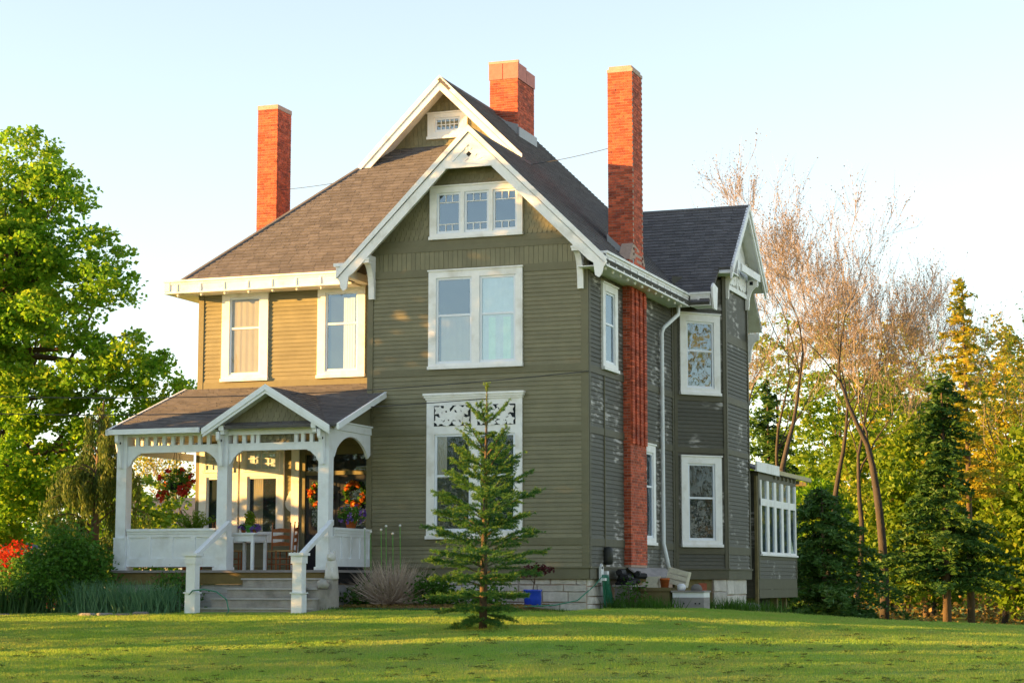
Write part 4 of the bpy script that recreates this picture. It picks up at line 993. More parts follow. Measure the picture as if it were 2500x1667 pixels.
# ---------------------------------------------------------------- things on and around the porch
rg = np.random.default_rng(21)
def ball(c, r, n, squash=(1, 1, 1), shell=0.5):
    d = unit(rg.normal(size=(n, 3))); rr = rg.uniform(shell, 1, (n, 1)) ** 0.6
    return np.asarray(c) + d * rr * np.asarray(squash) * r
def wreath(c, rad, label):
    o = empty('wreath', c, label, 'wreath', 'flower wreaths on the front doors')
    a = rg.uniform(0, 2 * np.pi, 260); rr = rad + rg.normal(0, .045, 260)
    P = np.stack([c[0] + rr * np.cos(a), c[1] + rg.normal(0, .03, 260), c[2] + rr * np.sin(a)], 1)
    np_mesh('greenery', leaves(P, .10, .2, .5, rg), 4, 'shrub_leaf', o)
    a = rg.uniform(0, 2 * np.pi, 30); fl = []
    for t in a:
        p = np.array([c[0] + rad * math.cos(t), c[1] - .05, c[2] + rad * math.sin(t)]) + rg.normal(0, .025, 3)
        fl.append(leaves(p + rg.normal(0, .022, (14, 3)), .075, .2, .8, rg))
    np_mesh('flowers', np.concatenate(fl), 4, 'orange_petal', o)
wreath((-7.12, .86, 2.74), .25, 'orange and red flower wreath on the left door, half hidden by the porch post')
wreath((-6.20, .86, 2.74), .25, 'bright orange and red flower wreath on the right door')

def flower_pot(name, c, r, h, pot_m, leaf_m, fl_m, nl, nf, spread, label, cat, up=0.6, squash=(1, 1, .8)):
    o = empty(name, c, label, cat)
    m = M(); m.lathe(c, [(r * .7, 0), (r * .95, h * .9), (r * 1.02, h * .9), (r * 1.02, h), (r * .9, h), (r * .88, h * .9)], 14); m.build('pot', pot_m, o, True)
    cc = np.array(c) + (0, 0, h + spread * up)
    np_mesh('foliage', leaves(ball(cc, spread, nl, squash, .2), .075, .2, .5, rg), 4, leaf_m, o)
    if nf:
        fl = [leaves(p + rg.normal(0, .018, (9, 3)), .06, .3, .8, rg) for p in ball(cc, spread * 1.05, nf, squash, .8)]
        np_mesh('flowers', np.concatenate(fl), 4, fl_m, o)
    return o
# hanging basket with red flowers at the left end of the porch
c = (-9.72, -1.6, 2.80)
hb = empty('hanging_basket', c, 'hanging basket overflowing with red flowers under the porch roof', 'flower basket')
m = M(); m.lathe(c, [(.06, -.02), (.15, .03), (.19, .14), (.20, .16), (.17, .16)], 14); m.build('bowl', 'black_stuff', hb, True)
m = M()
for a in range(3): m.tube([(c[0] + .19 * math.cos(a * 2.1), c[1] + .19 * math.sin(a * 2.1), c[2] + .16), (c[0], c[1], 3.95)], .006, 4)
m.tube([(c[0], c[1], 3.93), (c[0], c[1], 4.10)], .008, 4); m.build('chain', 'wire', hb)
np_mesh('foliage', leaves(np.concatenate([ball((c[0], c[1], c[2] + .22), .38, 620, (1, .9, .75), .2), ball((c[0] - .25, c[1], c[2] - .05), .2, 90), ball((c[0] + .2, c[1], c[2] - .02), .2, 90)]), .085, .2, .5, rg), 4, 'shrub_leaf', hb)
P = np.concatenate([ball((c[0], c[1], c[2] + .2), .42, 18, (1, .9, .8), .85), ball((c[0] - .33, c[1] - .1, c[2] - .12), .12, 9), ball((c[0] + .26, c[1] - .15, c[2] - .02), .13, 8)])
np_mesh('flowers', np.concatenate([leaves(p + rg.normal(0, .028, (12, 3)), .085, .3, .85, rg) for p in P]), 4, 'red_petal', hb)
flower_pot('flower_pot', (-5.42, -1.05, 1.862), .14, .16, 'terracotta', 'shrub_leaf', 'purple_petal', 520, 34, .30, 'pot of purple flowers standing on the right porch rail', 'flower pot', .5, (1.1, 1.2, .7))
flower_pot('potted_plant', (-7.78, -1.55, 1.762), .10, .17, 'green_plastic', 'lime_leaf', None, 260, 0, .19, 'bushy herb in a bright green pot on the white table', 'potted plant', .75, (.8, .8, 1.1))
flower_pot('flower_pot', (-7.52, -1.80, 1.762), .06, .07, 'terracotta', 'shrub_leaf', 'purple_petal', 50, 16, .11, 'small pot of purple flowers at the table edge', 'flower pot', .3)
flower_pot('flower_pot', (-8.02, -1.40, 1.762), .06, .07, 'terracotta', 'shrub_leaf', 'purple_petal', 50, 14, .11, 'small pot of violet flowers behind the middle porch post', 'flower pot', .6)
# fern behind the left rail
o = empty('fern', (-9.25, -1.6, .90), 'tall feathery fern in a pot behind the left porch rail', 'fern')
m = M(); m.lathe((-9.25, -1.6, 1.28), [(.15, 0), (.2, .35), (.22, .35), (.22, .4), (.18, .4)], 12); m.box(-9.42, -9.08, -1.77, -1.43, .9, 1.28); m.build('pot', 'terracotta', o)
fb = []
for k in range(70):
    a = rg.uniform(0, 6.28); ln = rg.uniform(.5, .95); out = rg.uniform(.15, .65)
    for t in np.linspace(.15, 1, 12):
        p = np.array([-9.25 + math.cos(a) * out * t ** 1.4, -1.6 + math.sin(a) * out * t ** 1.4, 1.62 + ln * (t - .3 * t ** 3)])
        fb.append(p + rg.normal(0, .012, (3, 3)))
np_mesh('fronds', leaves(np.concatenate(fb), .08, .1, .25, rg), 4, 'lime_leaf', o)

# white table
tb = empty('porch_table', (-7.8, -1.6, .90), 'white wooden table on the porch behind the steps', 'table')
m = M(); m.box(-8.15, -7.42, -1.98, -1.2, 1.72, 1.76); m.build('table_top', 'white_paint', tb)
m = M(); m.box(-8.08, -7.50, -1.93, -1.90, 1.56, 1.719); m.box(-8.08, -7.50, -1.28, -1.25, 1.56, 1.719); m.box(-8.08, -8.05, -1.90, -1.28, 1.56, 1.719); m.box(-7.53, -7.50, -1.90, -1.28, 1.56, 1.719); m.build('apron', 'white_paint', tb)
for x in (-8.09, -7.55):
    for y in (-1.94, -1.30):
        q = M(); q.prism([(x, y, 1.72), (x + .065, y, 1.72), (x + .065, y + .065, 1.72), (x, y + .065, 1.72)], (0, 0, -.82)); q.build('leg', 'white_paint', tb)
# ladder-back chairs
def make_chair(loc, rz, label):
    """built at the origin facing -Y, then set in place"""
    o = empty('ladderback_chair', (0, 0, 0), label, 'chair', 'wooden ladder-back chairs on the porch')
    for x in (-.22, .22):
        q = M(); q.tube([(x, .19, 0), (x, .19, .45), (x * 1.0, .23, 1.05), (x, .235, 1.09)], [.017, .018, .017, .010], 7); q.lathe((x, .235, 1.08), [(.008, 0), (.02, .02), (.008, .05)], 7); q.build('rear_post', 'wood_chair', o)
        q = M(); q.tube([(x * 1.08, -.2, 0), (x * 1.08, -.2, .46)], .018, 7); q.build('leg', 'wood_chair', o)
    q = M(); q.box(-.25, .25, -.22, .2, .435, .465); q.build('seat', 'rush', o)
    for z in (.58, .74, .90):
        q = M(); k = 9; vs = []
        for i in range(k):
            t = i / (k - 1); x = -.215 + .43 * t; yb = .2 + .03 * math.sin(math.pi * t) + (z - .45) * .06; wv = .012 * math.cos(2 * math.pi * t)
            vs += [(x, yb, z), (x, yb, z + .075 - wv + .012), (x, yb + .012, z + .075 - wv + .012), (x, yb + .012, z)]
        q.add(vs, [(4 * i + a, 4 * i + (a + 1) % 4, 4 * i + 4 + (a + 1) % 4, 4 * i + 4 + a) for i in range(k - 1) for a in range(4)] + [(3, 2, 1, 0), (4 * k - 4, 4 * k - 3, 4 * k - 2, 4 * k - 1)])
        q.build('slat', 'wood_chair', o)
    for z in (.14, .27):
        for a, b in (((-.235, -.2), (.235, -.2)), ((-.22, .19), (.22, .19)), ((-.235, -.2), (-.22, .19)), ((.235, -.2), (.22, .19))):
            q = M(); q.tube([(a[0], a[1], z), (b[0], b[1], z)], .010, 5); q.build('stretcher', 'wood_chair', o)
    o.location = loc; o.rotation_euler = (0, 0, rz)
    return o
make_chair((-7.02, -1.15, .90), R(-75), 'ladder-back chair seen from the side at the right end of the porch table')
make_chair((-7.42, -.75, .90), R(12), 'ladder-back chair behind the porch table, facing the steps')
make_chair((-8.35, -1.5, .90), R(85), 'ladder-back chair at the left end of the porch table behind the middle post')
make_chair((-8.75, -.9, .90), R(175), 'ladder-back chair whose top shows above the left porch rail')
# wall plaque
pl = M(); k = 14; prf = [(.115 * math.sin(math.pi * min(1, (i / k)) ** .75) , -.27 + .50 * i / k) for i in range(k + 1)]
out = [(-7.98 + x * (1.15 if z < 0 else 1), 2.62 + z) for x, z in prf] + [(-7.98 - x * (1.15 if z < 0 else 1), 2.62 + z) for x, z in reversed(prf[1:-1])]
LEFTW.prism(pl, out, .022, .06); LEFTW.prism(pl, [(-7.98 + (x + 7.98) * .7, 2.62 + (z - 2.62) * .7) for x, z in out], .06, .075)
tag(pl.build('wall_plaque', 'plaster'), 'pale leaf-shaped plaque hanging on the wall beside the porch window', 'plaque')
# statue of a sitting animal beside the steps
st = M(); c = (-5.17, -2.62, .68)
st.lathe(c, [(.13, 0), (.16, .03), (.15, .10), (.14, .22), (.12, .36), (.10, .44)], 12, 1.15)
st.lathe((c[0] + .01, c[1] - .05, c[2] + .40), [(.03, 0), (.09, .03), (.105, .09), (.09, .16), (.04, .20)], 12, 1.1); st.lathe((c[0] - .05, c[1] + .0, c[2] + .56), [(.03, 0), (.028, .05), (.008, .11)], 6); st.lathe((c[0] + .06, c[1] + .0, c[2] + .56), [(.03, 0), (.028, .05), (.008, .11)], 6)
st.tube([(c[0] - .07, c[1] - .14, c[2]), (c[0] - .06, c[1] - .12, c[2] + .25)], [.04, .03], 7); st.tube([(c[0] + .07, c[1] - .14, c[2]), (c[0] + .06, c[1] - .12, c[2] + .25)], [.04, .03], 7)
st.lathe((c[0] + .01, c[1] - .14, c[2] + .46), [(.02, 0), (.045, .03), (.02, .07)], 8)
tag(st.build('statue', 'plaster', None, True), 'white sitting animal statue beside the porch steps behind the right newel', 'statue')
lt = M(); lt.lathe((-5.2, -3.0, .47), [(.06, 0), (.13, .03), (.15, .10), (.12, .18), (.06, .21), (.07, .23)], 12); tag(lt.build('round_jar', 'tin', None, True), 'round grey jar standing on the step cheek below the statue', 'jar')
bk = empty('bucket', (-5.62, -3.25, .25), 'small weathered metal pail standing on the right of the steps', 'bucket')
q = M(); q.lathe((-5.62, -3.25, .25), [(.10, 0), (.125, .28), (.13, .29), (.115, .29), (.105, .05)], 14); q.build('pail', 'tin', bk, True)
q = M(); q.tube([(-5.62 + .125 * math.cos(t), -3.25, .53 + .16 * math.sin(t)) for t in np.linspace(0, math.pi, 9)], .006, 4); q.build('handle', 'wire', bk)

# ---------------------------------------------------------------- along the right wall
# hose on its hanger and trailing through the bed
hs_o = empty('garden_hose', (0.12, .75, 0.0), 'long green garden hose looped on a wall hanger and trailing along the bed', 'hose')
q = M()
for k in range(9):
    w_ = .06 + .03 * k % .17; y0 = .62 + .035 * k; low = .06 + .05 * (k % 4)
    pts = []
    for i in range(15):
        t = i / 14; a = math.pi * t
        pts.append((.16 + .02 * (k % 3), y0 - .05 + (.25 + .12 * (k % 3)) * math.sin(a) * (.3 + t) , .80 - (.80 - low) * math.sin(a) ** .8 if True else 0))
    q.tube(pts, .013, 6)
q.build('coil', 'green_hose', hs_o, True)
q = M(); q.tube([(.16, .6, .78), (.05, .3, .55), (-.15, -.35, .22), (-.5, -.9, .12), (-.95, -1.9, .09), (-1.6, -2.72, .04), (-2.6, -2.9, .05), (-3.6, -2.88, .04), (-4.3, -2.75, .05), (-5.0, -2.6, .03)], .014, 6); q.build('trailing_length', 'green_hose', hs_o, True)
hgo = empty('hose_hanger', (.1, .75, .6), 'white plastic hose hanger fixed low on the right corner of the house', 'hose hanger')
hg = M(); hg.box(.085, .14, .52, .72, .62, .98); hg.prism([(.14, .54, .93), (.14, .70, .93), (.14, .66, 1.02), (.14, .60, 1.05)], (-.05, 0, 0)); hg.box(.14, .22, .56, .68, .66, .72); hg.build('hook', 'white_plastic', hgo); q = M(); q.box(.085, .16, .92, 1.06, .52, .88); q.build('tap_cover', 'white_plastic', hgo)
gh = M(); gh.tube([(-7.95, -4.1, .34), (-7.8, -4.18, .44), (-7.5, -4.2, .47), (-7.2, -4.2, .42), (-6.95, -4.2, .25), (-6.88, -4.22, .02), (-6.9, -4.25, -.08)], .016, 6); tag(gh.build('garden_hose', 'green_hose', None, True), 'short loop of green hose arching in front of the porch steps', 'hose')
# blue pot with a small maroon maple
bp_ = empty('blue_pot', (-1.02, -.9, .10), 'glossy blue glazed pot with a little dark red maple against the stone foundation', 'flower pot')
q = M(); q.lathe((-1.02, -.9, .08), [(.15, 0), (.19, .05), (.205, .2), (.2, .33), (.215, .35), (.215, .385), (.18, .385), (.175, .33)], 20); q.build('pot', 'blue_glaze', bp_, True)
q = M(); q.tube([(-1.02, -.9, .4), (-1.0, -.88, .6), (-.97, -.85, .9)], [.018, .014, .008], 6); q.tube([(-1.0, -.88, .6), (-1.17, -.92, .85)], [.01, .005], 5); q.tube([(-.98, -.87, .72), (-.72, -.85, .93)], [.01, .005], 5); q.build('stem', 'bark', bp_)
P = np.concatenate([ball((-1.0, -.87, .90), .34, 170, (1, .8, .45), .1), ball((-.70, -.85, .90), .2, 60, (1, .8, .5), .1), ball((-1.25, -.87, .80), .2, 60, (1, .8, .5), .1)])
np_mesh('leaves', leaves(P, .11, .5, .35, rg), 4, 'maroon_leaf', bp_)
# clutter on the benches
ob_ = empty('work_bench', (.9, 2.9, -.1), 'low olive-painted wooden bench under the clutter at the right wall', 'bench')
q = M(); q.box(.46, 1.24, 2.45, 3.4, .42, .50); q.build('bench_top', 'olive_wood', ob_)
q = M(); q.box(.50, 1.21, 2.50, 3.36, .08, .42); q.build('box_body', 'olive_wood', ob_)
for x in (.50, 1.11):
    for y in (2.50, 3.26): q = M(); q.box(x, x + .1, y, y + .1, -.3, .08); q.build('leg', 'olive_wood', ob_)
gb = empty('drawer_bench', (1.65, 2.8, -.1), 'grey weathered drawer chest on short legs beside the olive bench', 'chest')
q = M(); q.box(1.25, 2.06, 2.46, 3.1, .39, .43); q.build('lid', 'grey_wood', gb)
q = M(); q.box(1.28, 2.04, 2.50, 3.05, .27, .39); q.build('drawer', 'white_plastic', gb)
q = M(); q.box(1.28, 2.04, 2.485, 3.05, .00, .265); q.build('drawer', 'grey_wood', gb)
for x in (1.56, 1.84, 1.94): q = M(); q.tube([(x, 2.485, .13), (x, 2.455, .13)], .018, 8); q.build('knob', 'black_stuff', gb)
for x in (1.28, 1.96): q = M(); q.box(x, x + .08, 2.50, 2.58, -.3, .0); q.build('leg', 'white_plastic', gb)
q = M(); q.prism([(.12, 2.75, .95), (.42, 2.75, .72), (.44, 2.75, .75), (.14, 2.75, .98)], (0, 3.3, 0)); tag(q.build('plank', 'grey_wood'), 'long weathered grey plank slanting along the foot of the brick shaft', 'plank')
jk = M(); rj = random.Random(4)
for i in range(15):
    x, y, z = rj.uniform(.22, .52), rj.uniform(1.5, 2.6), rj.uniform(.62, .84); l_ = rj.uniform(.16, .28); a_ = rj.uniform(-.5, .5); r_ = rj.uniform(.05, .085)
    jk.tube([(x - l_ * math.sin(a_), y - l_ * math.cos(a_), z + rj.uniform(-.05, .05)), (x + l_ * math.sin(a_), y + l_ * math.cos(a_), z + rj.uniform(-.05, .05))], r_, 6)
tag(jk.build('firewood_heap', 'black_stuff'), 'dark heap of old firewood on a board in front of the plank', 'heap')
q = M(); q.box(.14, .62, 1.35, 2.75, .52, .56); q.box(.18, .58, 1.42, 1.5, -.3, .52); q.box(.18, .58, 2.6, 2.68, -.3, .52); tag(q.build('low_shelf', 'grey_wood'), 'low grey shelf carrying the dark firewood by the wall', 'shelf')
cb_ = empty('cream_blocks', (.75, 2.7, .5), 'stack of cream blocks on the left of the olive bench', 'blocks')
for bx_ in ((.52, .88, 2.6, 2.85, .502, .63), (.60, .90, 2.62, 2.86, .632, .76), (.66, .92, 2.5, 2.58, .502, .56)): q = M(); q.box(*bx_); q.piece('block', 'cream_block', cb_)
q = M(); q.lathe((1.06, 2.62, .502), [(.09, 0), (.115, .17), (.125, .17), (.125, .22), (.10, .22)], 14); tag(q.build('clay_pot', 'terracotta', None, True), 'orange clay pot among the clutter on the olive bench', 'pot')
cr_ = empty('crate', (1.2, 3.0, .5), 'tilted pale crate leaning behind the orange pot', 'crate')
def rbox(m_, c, sx, sy, sz, ang):
    Mx = Matrix.Rotation(ang, 3, 'Y'); m_.add([Vector(c) + Mx @ Vector((a * sx, b * sy, d_ * sz)) for d_ in (-.5, .5) for a, b in ((-.5, -.5), (.5, -.5), (.5, .5), (-.5, .5))], BOXF)
for i in range(3): q = M(); rbox(q, (1.28 + .03 * (i - 1), 2.90, .74 + .125 * (i - 1)), .48, .02, .105, R(14)); q.build('slat', 'cream_block', cr_)
for s in (-.23, .23): q = M(); rbox(q, (1.28 + s, 3.04, .74 - s * .25), .03, .25, .37, R(14)); q.build('side', 'cream_block', cr_)
q = M(); rbox(q, (1.28, 3.17, .74), .44, .015, .36, R(14)); q.build('base', 'cream_block', cr_)
q = M(); q.lathe((1.45, 2.68, .432), [(.08, 0), (.11, .05), (.10, .12), (.05, .16)], 9); tag(q.build('white_bag', 'white_plastic', None, True), 'crumpled white bag lying beside the orange clay pot', 'bag')
q = M(); q.lathe((1.80, 2.75, .432), [(.13, 0), (.14, .04), (.11, .11), (.05, .15)], 11, .8); tag(q.build('field_stone', 'stone', None, True), 'rounded grey stone resting on the drawer chest', 'stone')
q = M(); q.lathe((2.05, 7.3, gzf(2.05, 7.3) - .05), [(.28, 0), (.26, .15), (.2, .24), (.08, .28)], 10, .8); tag(q.build('field_stone', 'stone', None, True), 'grey stone lying in the grass before the stone pier', 'stone')
# cables
def cable(name, a, b, sag, label, r=.011):
    a, b = Vector(a), Vector(b); q = M(); q.tube([a.lerp(b, t) - Vector((0, 0, 4 * sag * t * (1 - t))) for t in np.linspace(0, 1, 24)], r, 5); tag(q.build(name, 'wire'), label, 'cable')
cable('power_cable', (0.05, -.06, 5.42), (-27, -7, 6.4), .95, 'upper thin cable sagging from the right corner of the house across the porch roof')
cable('power_cable', (-2.4, -.10, 4.86), (-27, -8, 5.8), .75, 'lower thin cable sagging across the big window head and the porch gable')
cable('aerial_wire', (-.45, 3.3, 11.35), (-2.6, 3.6, 11.15), .03, 'thin wire running from the right chimney to the front gable roof', .008)
cable('aerial_wire', (-10.44, 5.1, 11.3), (-8.2, 4.6, 11.3), .02, 'thin wire running from the left chimney to the roof', .008)
# ---------------------------------------------------------------- trees and plants
rg = np.random.default_rng(11)
def curve_pts(a, b, bend, n=6):
    a = np.asarray(a, float); b = np.asarray(b, float); t = np.linspace(0, 1, n)[:, None]
    return a + (b - a) * t + np.asarray(bend) * (4 * t * (1 - t))
def broad_tree(name, base, lobes, leaf_m, leaf, nleaf, label, trunk_r=.3, trunk_top=None, bark='bark', limbs=22, group=None, clump=.8, flat=.45, per=60, lean=(0, 0)):
    """lobes: (dx, dy, z, rx, ry, rz) ellipsoids the crown is made of"""
    bx, by = base; bz = gzf(bx, by); o = empty(name, (bx, by, bz), label, 'tree', group)
    L_ = np.array(lobes, float); vol = L_[:, 3] * L_[:, 4] * L_[:, 5]; vol = vol ** .8 / (vol ** .8).sum()
    nc = max(8, nleaf // per); idx = rg.choice(len(L_), nc, p=vol)
    d = unit(rg.normal(size=(nc, 3))); rr = rg.uniform(.35, 1.15, (nc, 1)) ** .45
    C = np.stack([bx + L_[idx, 0], by + L_[idx, 1], bz + L_[idx, 2]], 1) + d * rr * L_[idx, 3:6]
    sz = clump * rg.uniform(.55, 1.35, nc)
    P = np.repeat(C, per, 0) + unit(rg.normal(size=(nc * per, 3))) * (rg.uniform(0, 1, (nc * per, 1)) ** .5) * np.repeat(sz, per)[:, None] * np.array([1, 1, .55])
    P = P[P[:, 2] > bz + .15]
    np_mesh('crown', leaves(P, leaf, flat, .72, rg), 4, leaf_m, o)
    m = M(); top = trunk_top or L_[:, 2].mean(); tp = (bx + lean[0], by + lean[1], bz + top)
    tr = curve_pts((bx, by, bz - .2), tp, (lean[0] * .1 + .1, 0, 0), 7); m.tube(tr, list(np.linspace(trunk_r * 1.15, trunk_r * .45, 7)), 9)
    for k in range(limbs):
        c = C[rg.integers(nc)]; s = tr[rg.integers(2, 7)]
        if c[2] < s[2] - .8: s = tr[2]
        m.tube(curve_pts(s, c, (rg.normal(0, .2), rg.normal(0, .2), -.25), 5), list(np.linspace(trunk_r * .33, .015, 5)), 5, False)
    m.build('trunk', bark, o, True)
    return o
def bare_tree(name, base, h, label, r0=.2, spread=.5, bud_m='bud', nb=2600, bark='bark_grey', forks=3, depth=5, lean=(0, 0), group=None, first=.3, budsize=.08, fine=10):
    bx, by = base; bz = gzf(bx, by); o = empty(name, (bx, by, bz), label, 'tree', group); m = M(); tips = []; tw = M()
    def grow(p, d, ln, r, lv):
        n = 5; pts = [p]; dd = d.copy(); rs_ = [r]
        for i in range(n):
            dd = unit(dd + rg.normal(0, .12, 3) + np.array([0, 0, .05])); p = p + dd * ln / n; pts.append(p); rs_.append(max(.006, r * (1 - .6 * (i + 1) / n)))
        (m if r > .02 else tw).tube(pts, rs_, 7 if r > .08 else (4 if r > .02 else 3), False)
        if lv == 0 or r < .008: tips.append((pts, dd)); return
        k = forks + int(rg.integers(-1, 2))
        for j in range(k):
            i = int(rg.integers(2, n + 1)); q = pts[i]; a = unit(rg.normal(size=3)); a = unit(a - dd * a.dot(dd)); sp = spread * 1.5 * rg.uniform(.6, 1.3)
            grow(q, unit(dd + a * sp + np.array([0, 0, .10])), ln * rg.uniform(.52, .80), max(rs_[i] * rg.uniform(.5, .7), .0085 if lv > 2 else .006), lv - 1)
        grow(pts[-1], unit(dd + rg.normal(0, .15, 3)), ln * .72, rs_[-1], lv - 1)
    # clear stem, then the crown
    st = curve_pts((bx, by, bz - .2), (bx + lean[0] * first, by + lean[1] * first, bz + h * first), (.12, 0, 0), 6); m.tube(st, list(np.linspace(r0 * 1.15, r0 * .85, 6)), 9)
    d0 = unit(np.array([lean[0], lean[1], h * 1.0])); grow(st[-1], d0, h * .34, r0 * .85, depth)
    m.build('trunk', bark, o, True); tw.build('branches', 'twig', o)['kind'] = 'stuff'
    # fine twigs and buds
    T = []; B = []
    for pts, dd in tips:
        a = np.array(pts); 
        for q in range(fine):
            s = a[rg.integers(1, len(a))]; d = unit(dd + rg.normal(0, .35, 3) + np.array([0, 0, .45])); ln = rg.uniform(.4, 1.15); b = unit(np.cross(d, rg.normal(size=3))) * .006
            T.append([s - b, s + b, s + d * ln])
            for t in (.4, .7, .95): B.append(s + d * ln * t)
    np_mesh('twigs', np.array(T).reshape(-1, 3), 3, 'twig', o)
    B = np.array(B); 
    if len(B) > nb: B = B[rg.choice(len(B), nb, replace=False)]
    if nb: np_mesh('buds', leaves(B, budsize, .1, .55, rg), 4, bud_m, o)
    return o
def conifer(name, base, h, rad, label, leaf_m='needle', z0=.12, nbr=190, leaf=.2, droop=.35, dens=70, bark='bark', profile=None, group=None, wob=.45, tr=None):
    bx, by = base; bz = gzf(bx, by); o = empty(name, (bx, by, bz), label, 'tree', group); P = []; m = M()
    m.tube([(bx, by, bz - .2), (bx + .05, by, bz + h * .5), (bx, by, bz + h)], [tr or h * .016, (tr or h * .016) * .6, .02], 8)
    for k in range(nbr):
        t = (k + rg.uniform(0, 1)) / nbr; z = h * (z0 + (1 - z0) * t ** 1.1)
        ln = rad * (profile(t) if profile else (1 - t) ** .8 + .04) * rg.uniform(1 - wob, 1 + wob); a = rg.uniform(0, 2 * np.pi); n = max(4, int(dens * ln))
        u = rg.uniform(.12, 1, n); wv = rg.normal(0, .12 * ln + .03, n) * (1.15 - u)
        x = np.cos(a) * ln * u - np.sin(a) * wv; y = np.sin(a) * ln * u + np.cos(a) * wv; zz = z + ln * (.18 * u - droop * u ** 2) + rg.normal(0, .05, n)
        P.append(np.stack([bx + x, by + y, bz + zz], 1))
        if k % 3 == 0: m.tube([(bx, by, bz + z), (bx + math.cos(a) * ln * .5, by + math.sin(a) * ln * .5, bz + z + .02 * ln), (bx + math.cos(a) * ln * .9, by + math.sin(a) * ln * .9, bz + z + ln * (.16 - droop * .8))], [.03, .02, .006], 4, False)
    m.build('trunk', bark, o, True); np_mesh('crown', leaves(np.concatenate(P), leaf, .55, .30, rg), 4, leaf_m, o)
    return o

# --- left side
MP = [(-.8, 0, 10.2, 2.6, 3.2, 4.4), (.9, 0, 14.7, 1.2, 1.3, 1.1), (2.1, -.3, 13.5, 1.3, 1.3, 1.0), (1.3, -.8, 11.6, 1.8, 1.7, 1.1), (3.3, 0, 11.5, 1.5, 1.5, .9), (4.2, -.4, 10.5, 1.15, 1.2, .75), (2.7, -1, 9.3, 1.7, 1.6, .95), (4.9, .2, 8.3, 1.35, 1.4, .7), (4.0, -.5, 7.3, 1.5, 1.5, .8), (6.1, .2, 7.1, .95, 1.1, .65), (5.0, -.2, 5.9, 1.6, 1.5, .75),
      (2.0, -1, 6.9, 1.8, 1.7, .9), (1.4, -1.3, 4.5, 1.9, 1.7, .9), (3.3, -.8, 4.3, 1.6, 1.5, .8), (-.6, -1.4, 3.0, 2.0, 1.5, .9), (6.3, .4, 6.3, 1.0, 1.0, .55), (.2, -1.5, 8.2, 1.7, 1.5, .9), (.9, -1.6, 2.7, 1.6, 1.3, .7), (2.3, -1.2, 3.0, 1.3, 1.2, .7), (2.4, -.5, 5.6, 1.6, 1.4, .75), (-1.0, -1.7, 1.7, 1.5, 1.2, .6)]
broad_tree('maple_tree', (-24.0, 11.5), MP, 'maple_leaf', .16, 88000, 'big spreading maple in full green leaf at the left edge', .42, 10.5, limbs=90, clump=.46, per=44)
broad_tree('understory_tree', (-26.5, 24.0), [(0, 0, 3.4, 2.6, 2.4, 2.3), (1.8, 0, 2.4, 1.8, 1.6, 1.5)], 'lime_leaf', .2, 9000, 'sunlit yellow-green young tree seen through the porch opening', .14, 3, limbs=10, clump=.5)
bare_tree('bare_tree', (-29.5, 35.0), 8.5, 'thin pale blossoming tree glimpsed under the porch roof behind the hanging basket', .11, .6, 'gold_leaf', 2600, depth=4, budsize=.16)
bare_tree('bare_tree', (-36.0, 52.0), 13.5, 'distant leafless tree beside the left corner of the house', .12, .5, 'bud', 600, depth=4, fine=5)
broad_tree('understory_tree', (-34, 30), [(0, 0, 4, 4.5, 3, 3.2), (-4, 0, 3, 3, 3, 3)], 'maple_leaf', .28, 9000, 'dark leafy tree low behind the maple at the left edge', .2, 3, limbs=8)
# weeping conifer beside the porch
o = empty('weeping_spruce', (-14.1, 1.9, gzf(-14.1, 1.9)), 'dark weeping conifer with hanging golden-green strands left of the porch', 'tree')
m = M(); m.tube([(-14.1, 1.9, -.2), (-14.05, 1.9, 2.6), (-14.0, 1.95, 4.6), (-13.95, 2.0, 5.35)], [.13, .10, .05, .015], 8); P = []; D = []
for k in range(36):
    t = rg.uniform(.12, 1); z = .5 + 4.6 * t; a = rg.uniform(0, 6.28); ln = (1.75 * (1 - t) ** .7 + .18) * rg.uniform(.6, 1.1)
    pts = [np.array([-14.05 + math.cos(a) * ln * u, 1.9 + math.sin(a) * ln * u * .8, z + .45 * ln * math.sin(u * 2.4) * (1 - u * .45)]) for u in np.linspace(0, 1, 8)]
    m.tube(pts, list(np.linspace(.03, .008, 8)), 4, False)
    for q in range(int(16 * ln) + 7):
        s = pts[int(rg.integers(2, 8))] + rg.normal(0, .05, 3); dl = rg.uniform(.3, 1.0) * min(1.0, s[2] * .5); nn = int(30 * dl) + 3
        for w_ in np.linspace(0, 1, nn): P.append(s + np.array([rg.normal(0, .025), rg.normal(0, .025), -dl * w_]))
m.build('trunk', 'bark', o, True)
P = np.array(P); n_ = len(P); dd = unit(np.stack([rg.normal(0, .35, n_), rg.normal(0, .35, n_), -np.ones(n_)], 1)); b_ = unit(np.cross(dd, rg.normal(size=(n_, 3)))) * .018; s_ = .13
np_mesh('crown', np.stack([P - dd * s_ * .5, P + b_, P + dd * s_ * .5, P - b_], 1).reshape(-1, 3), 4, 'weeping', o)
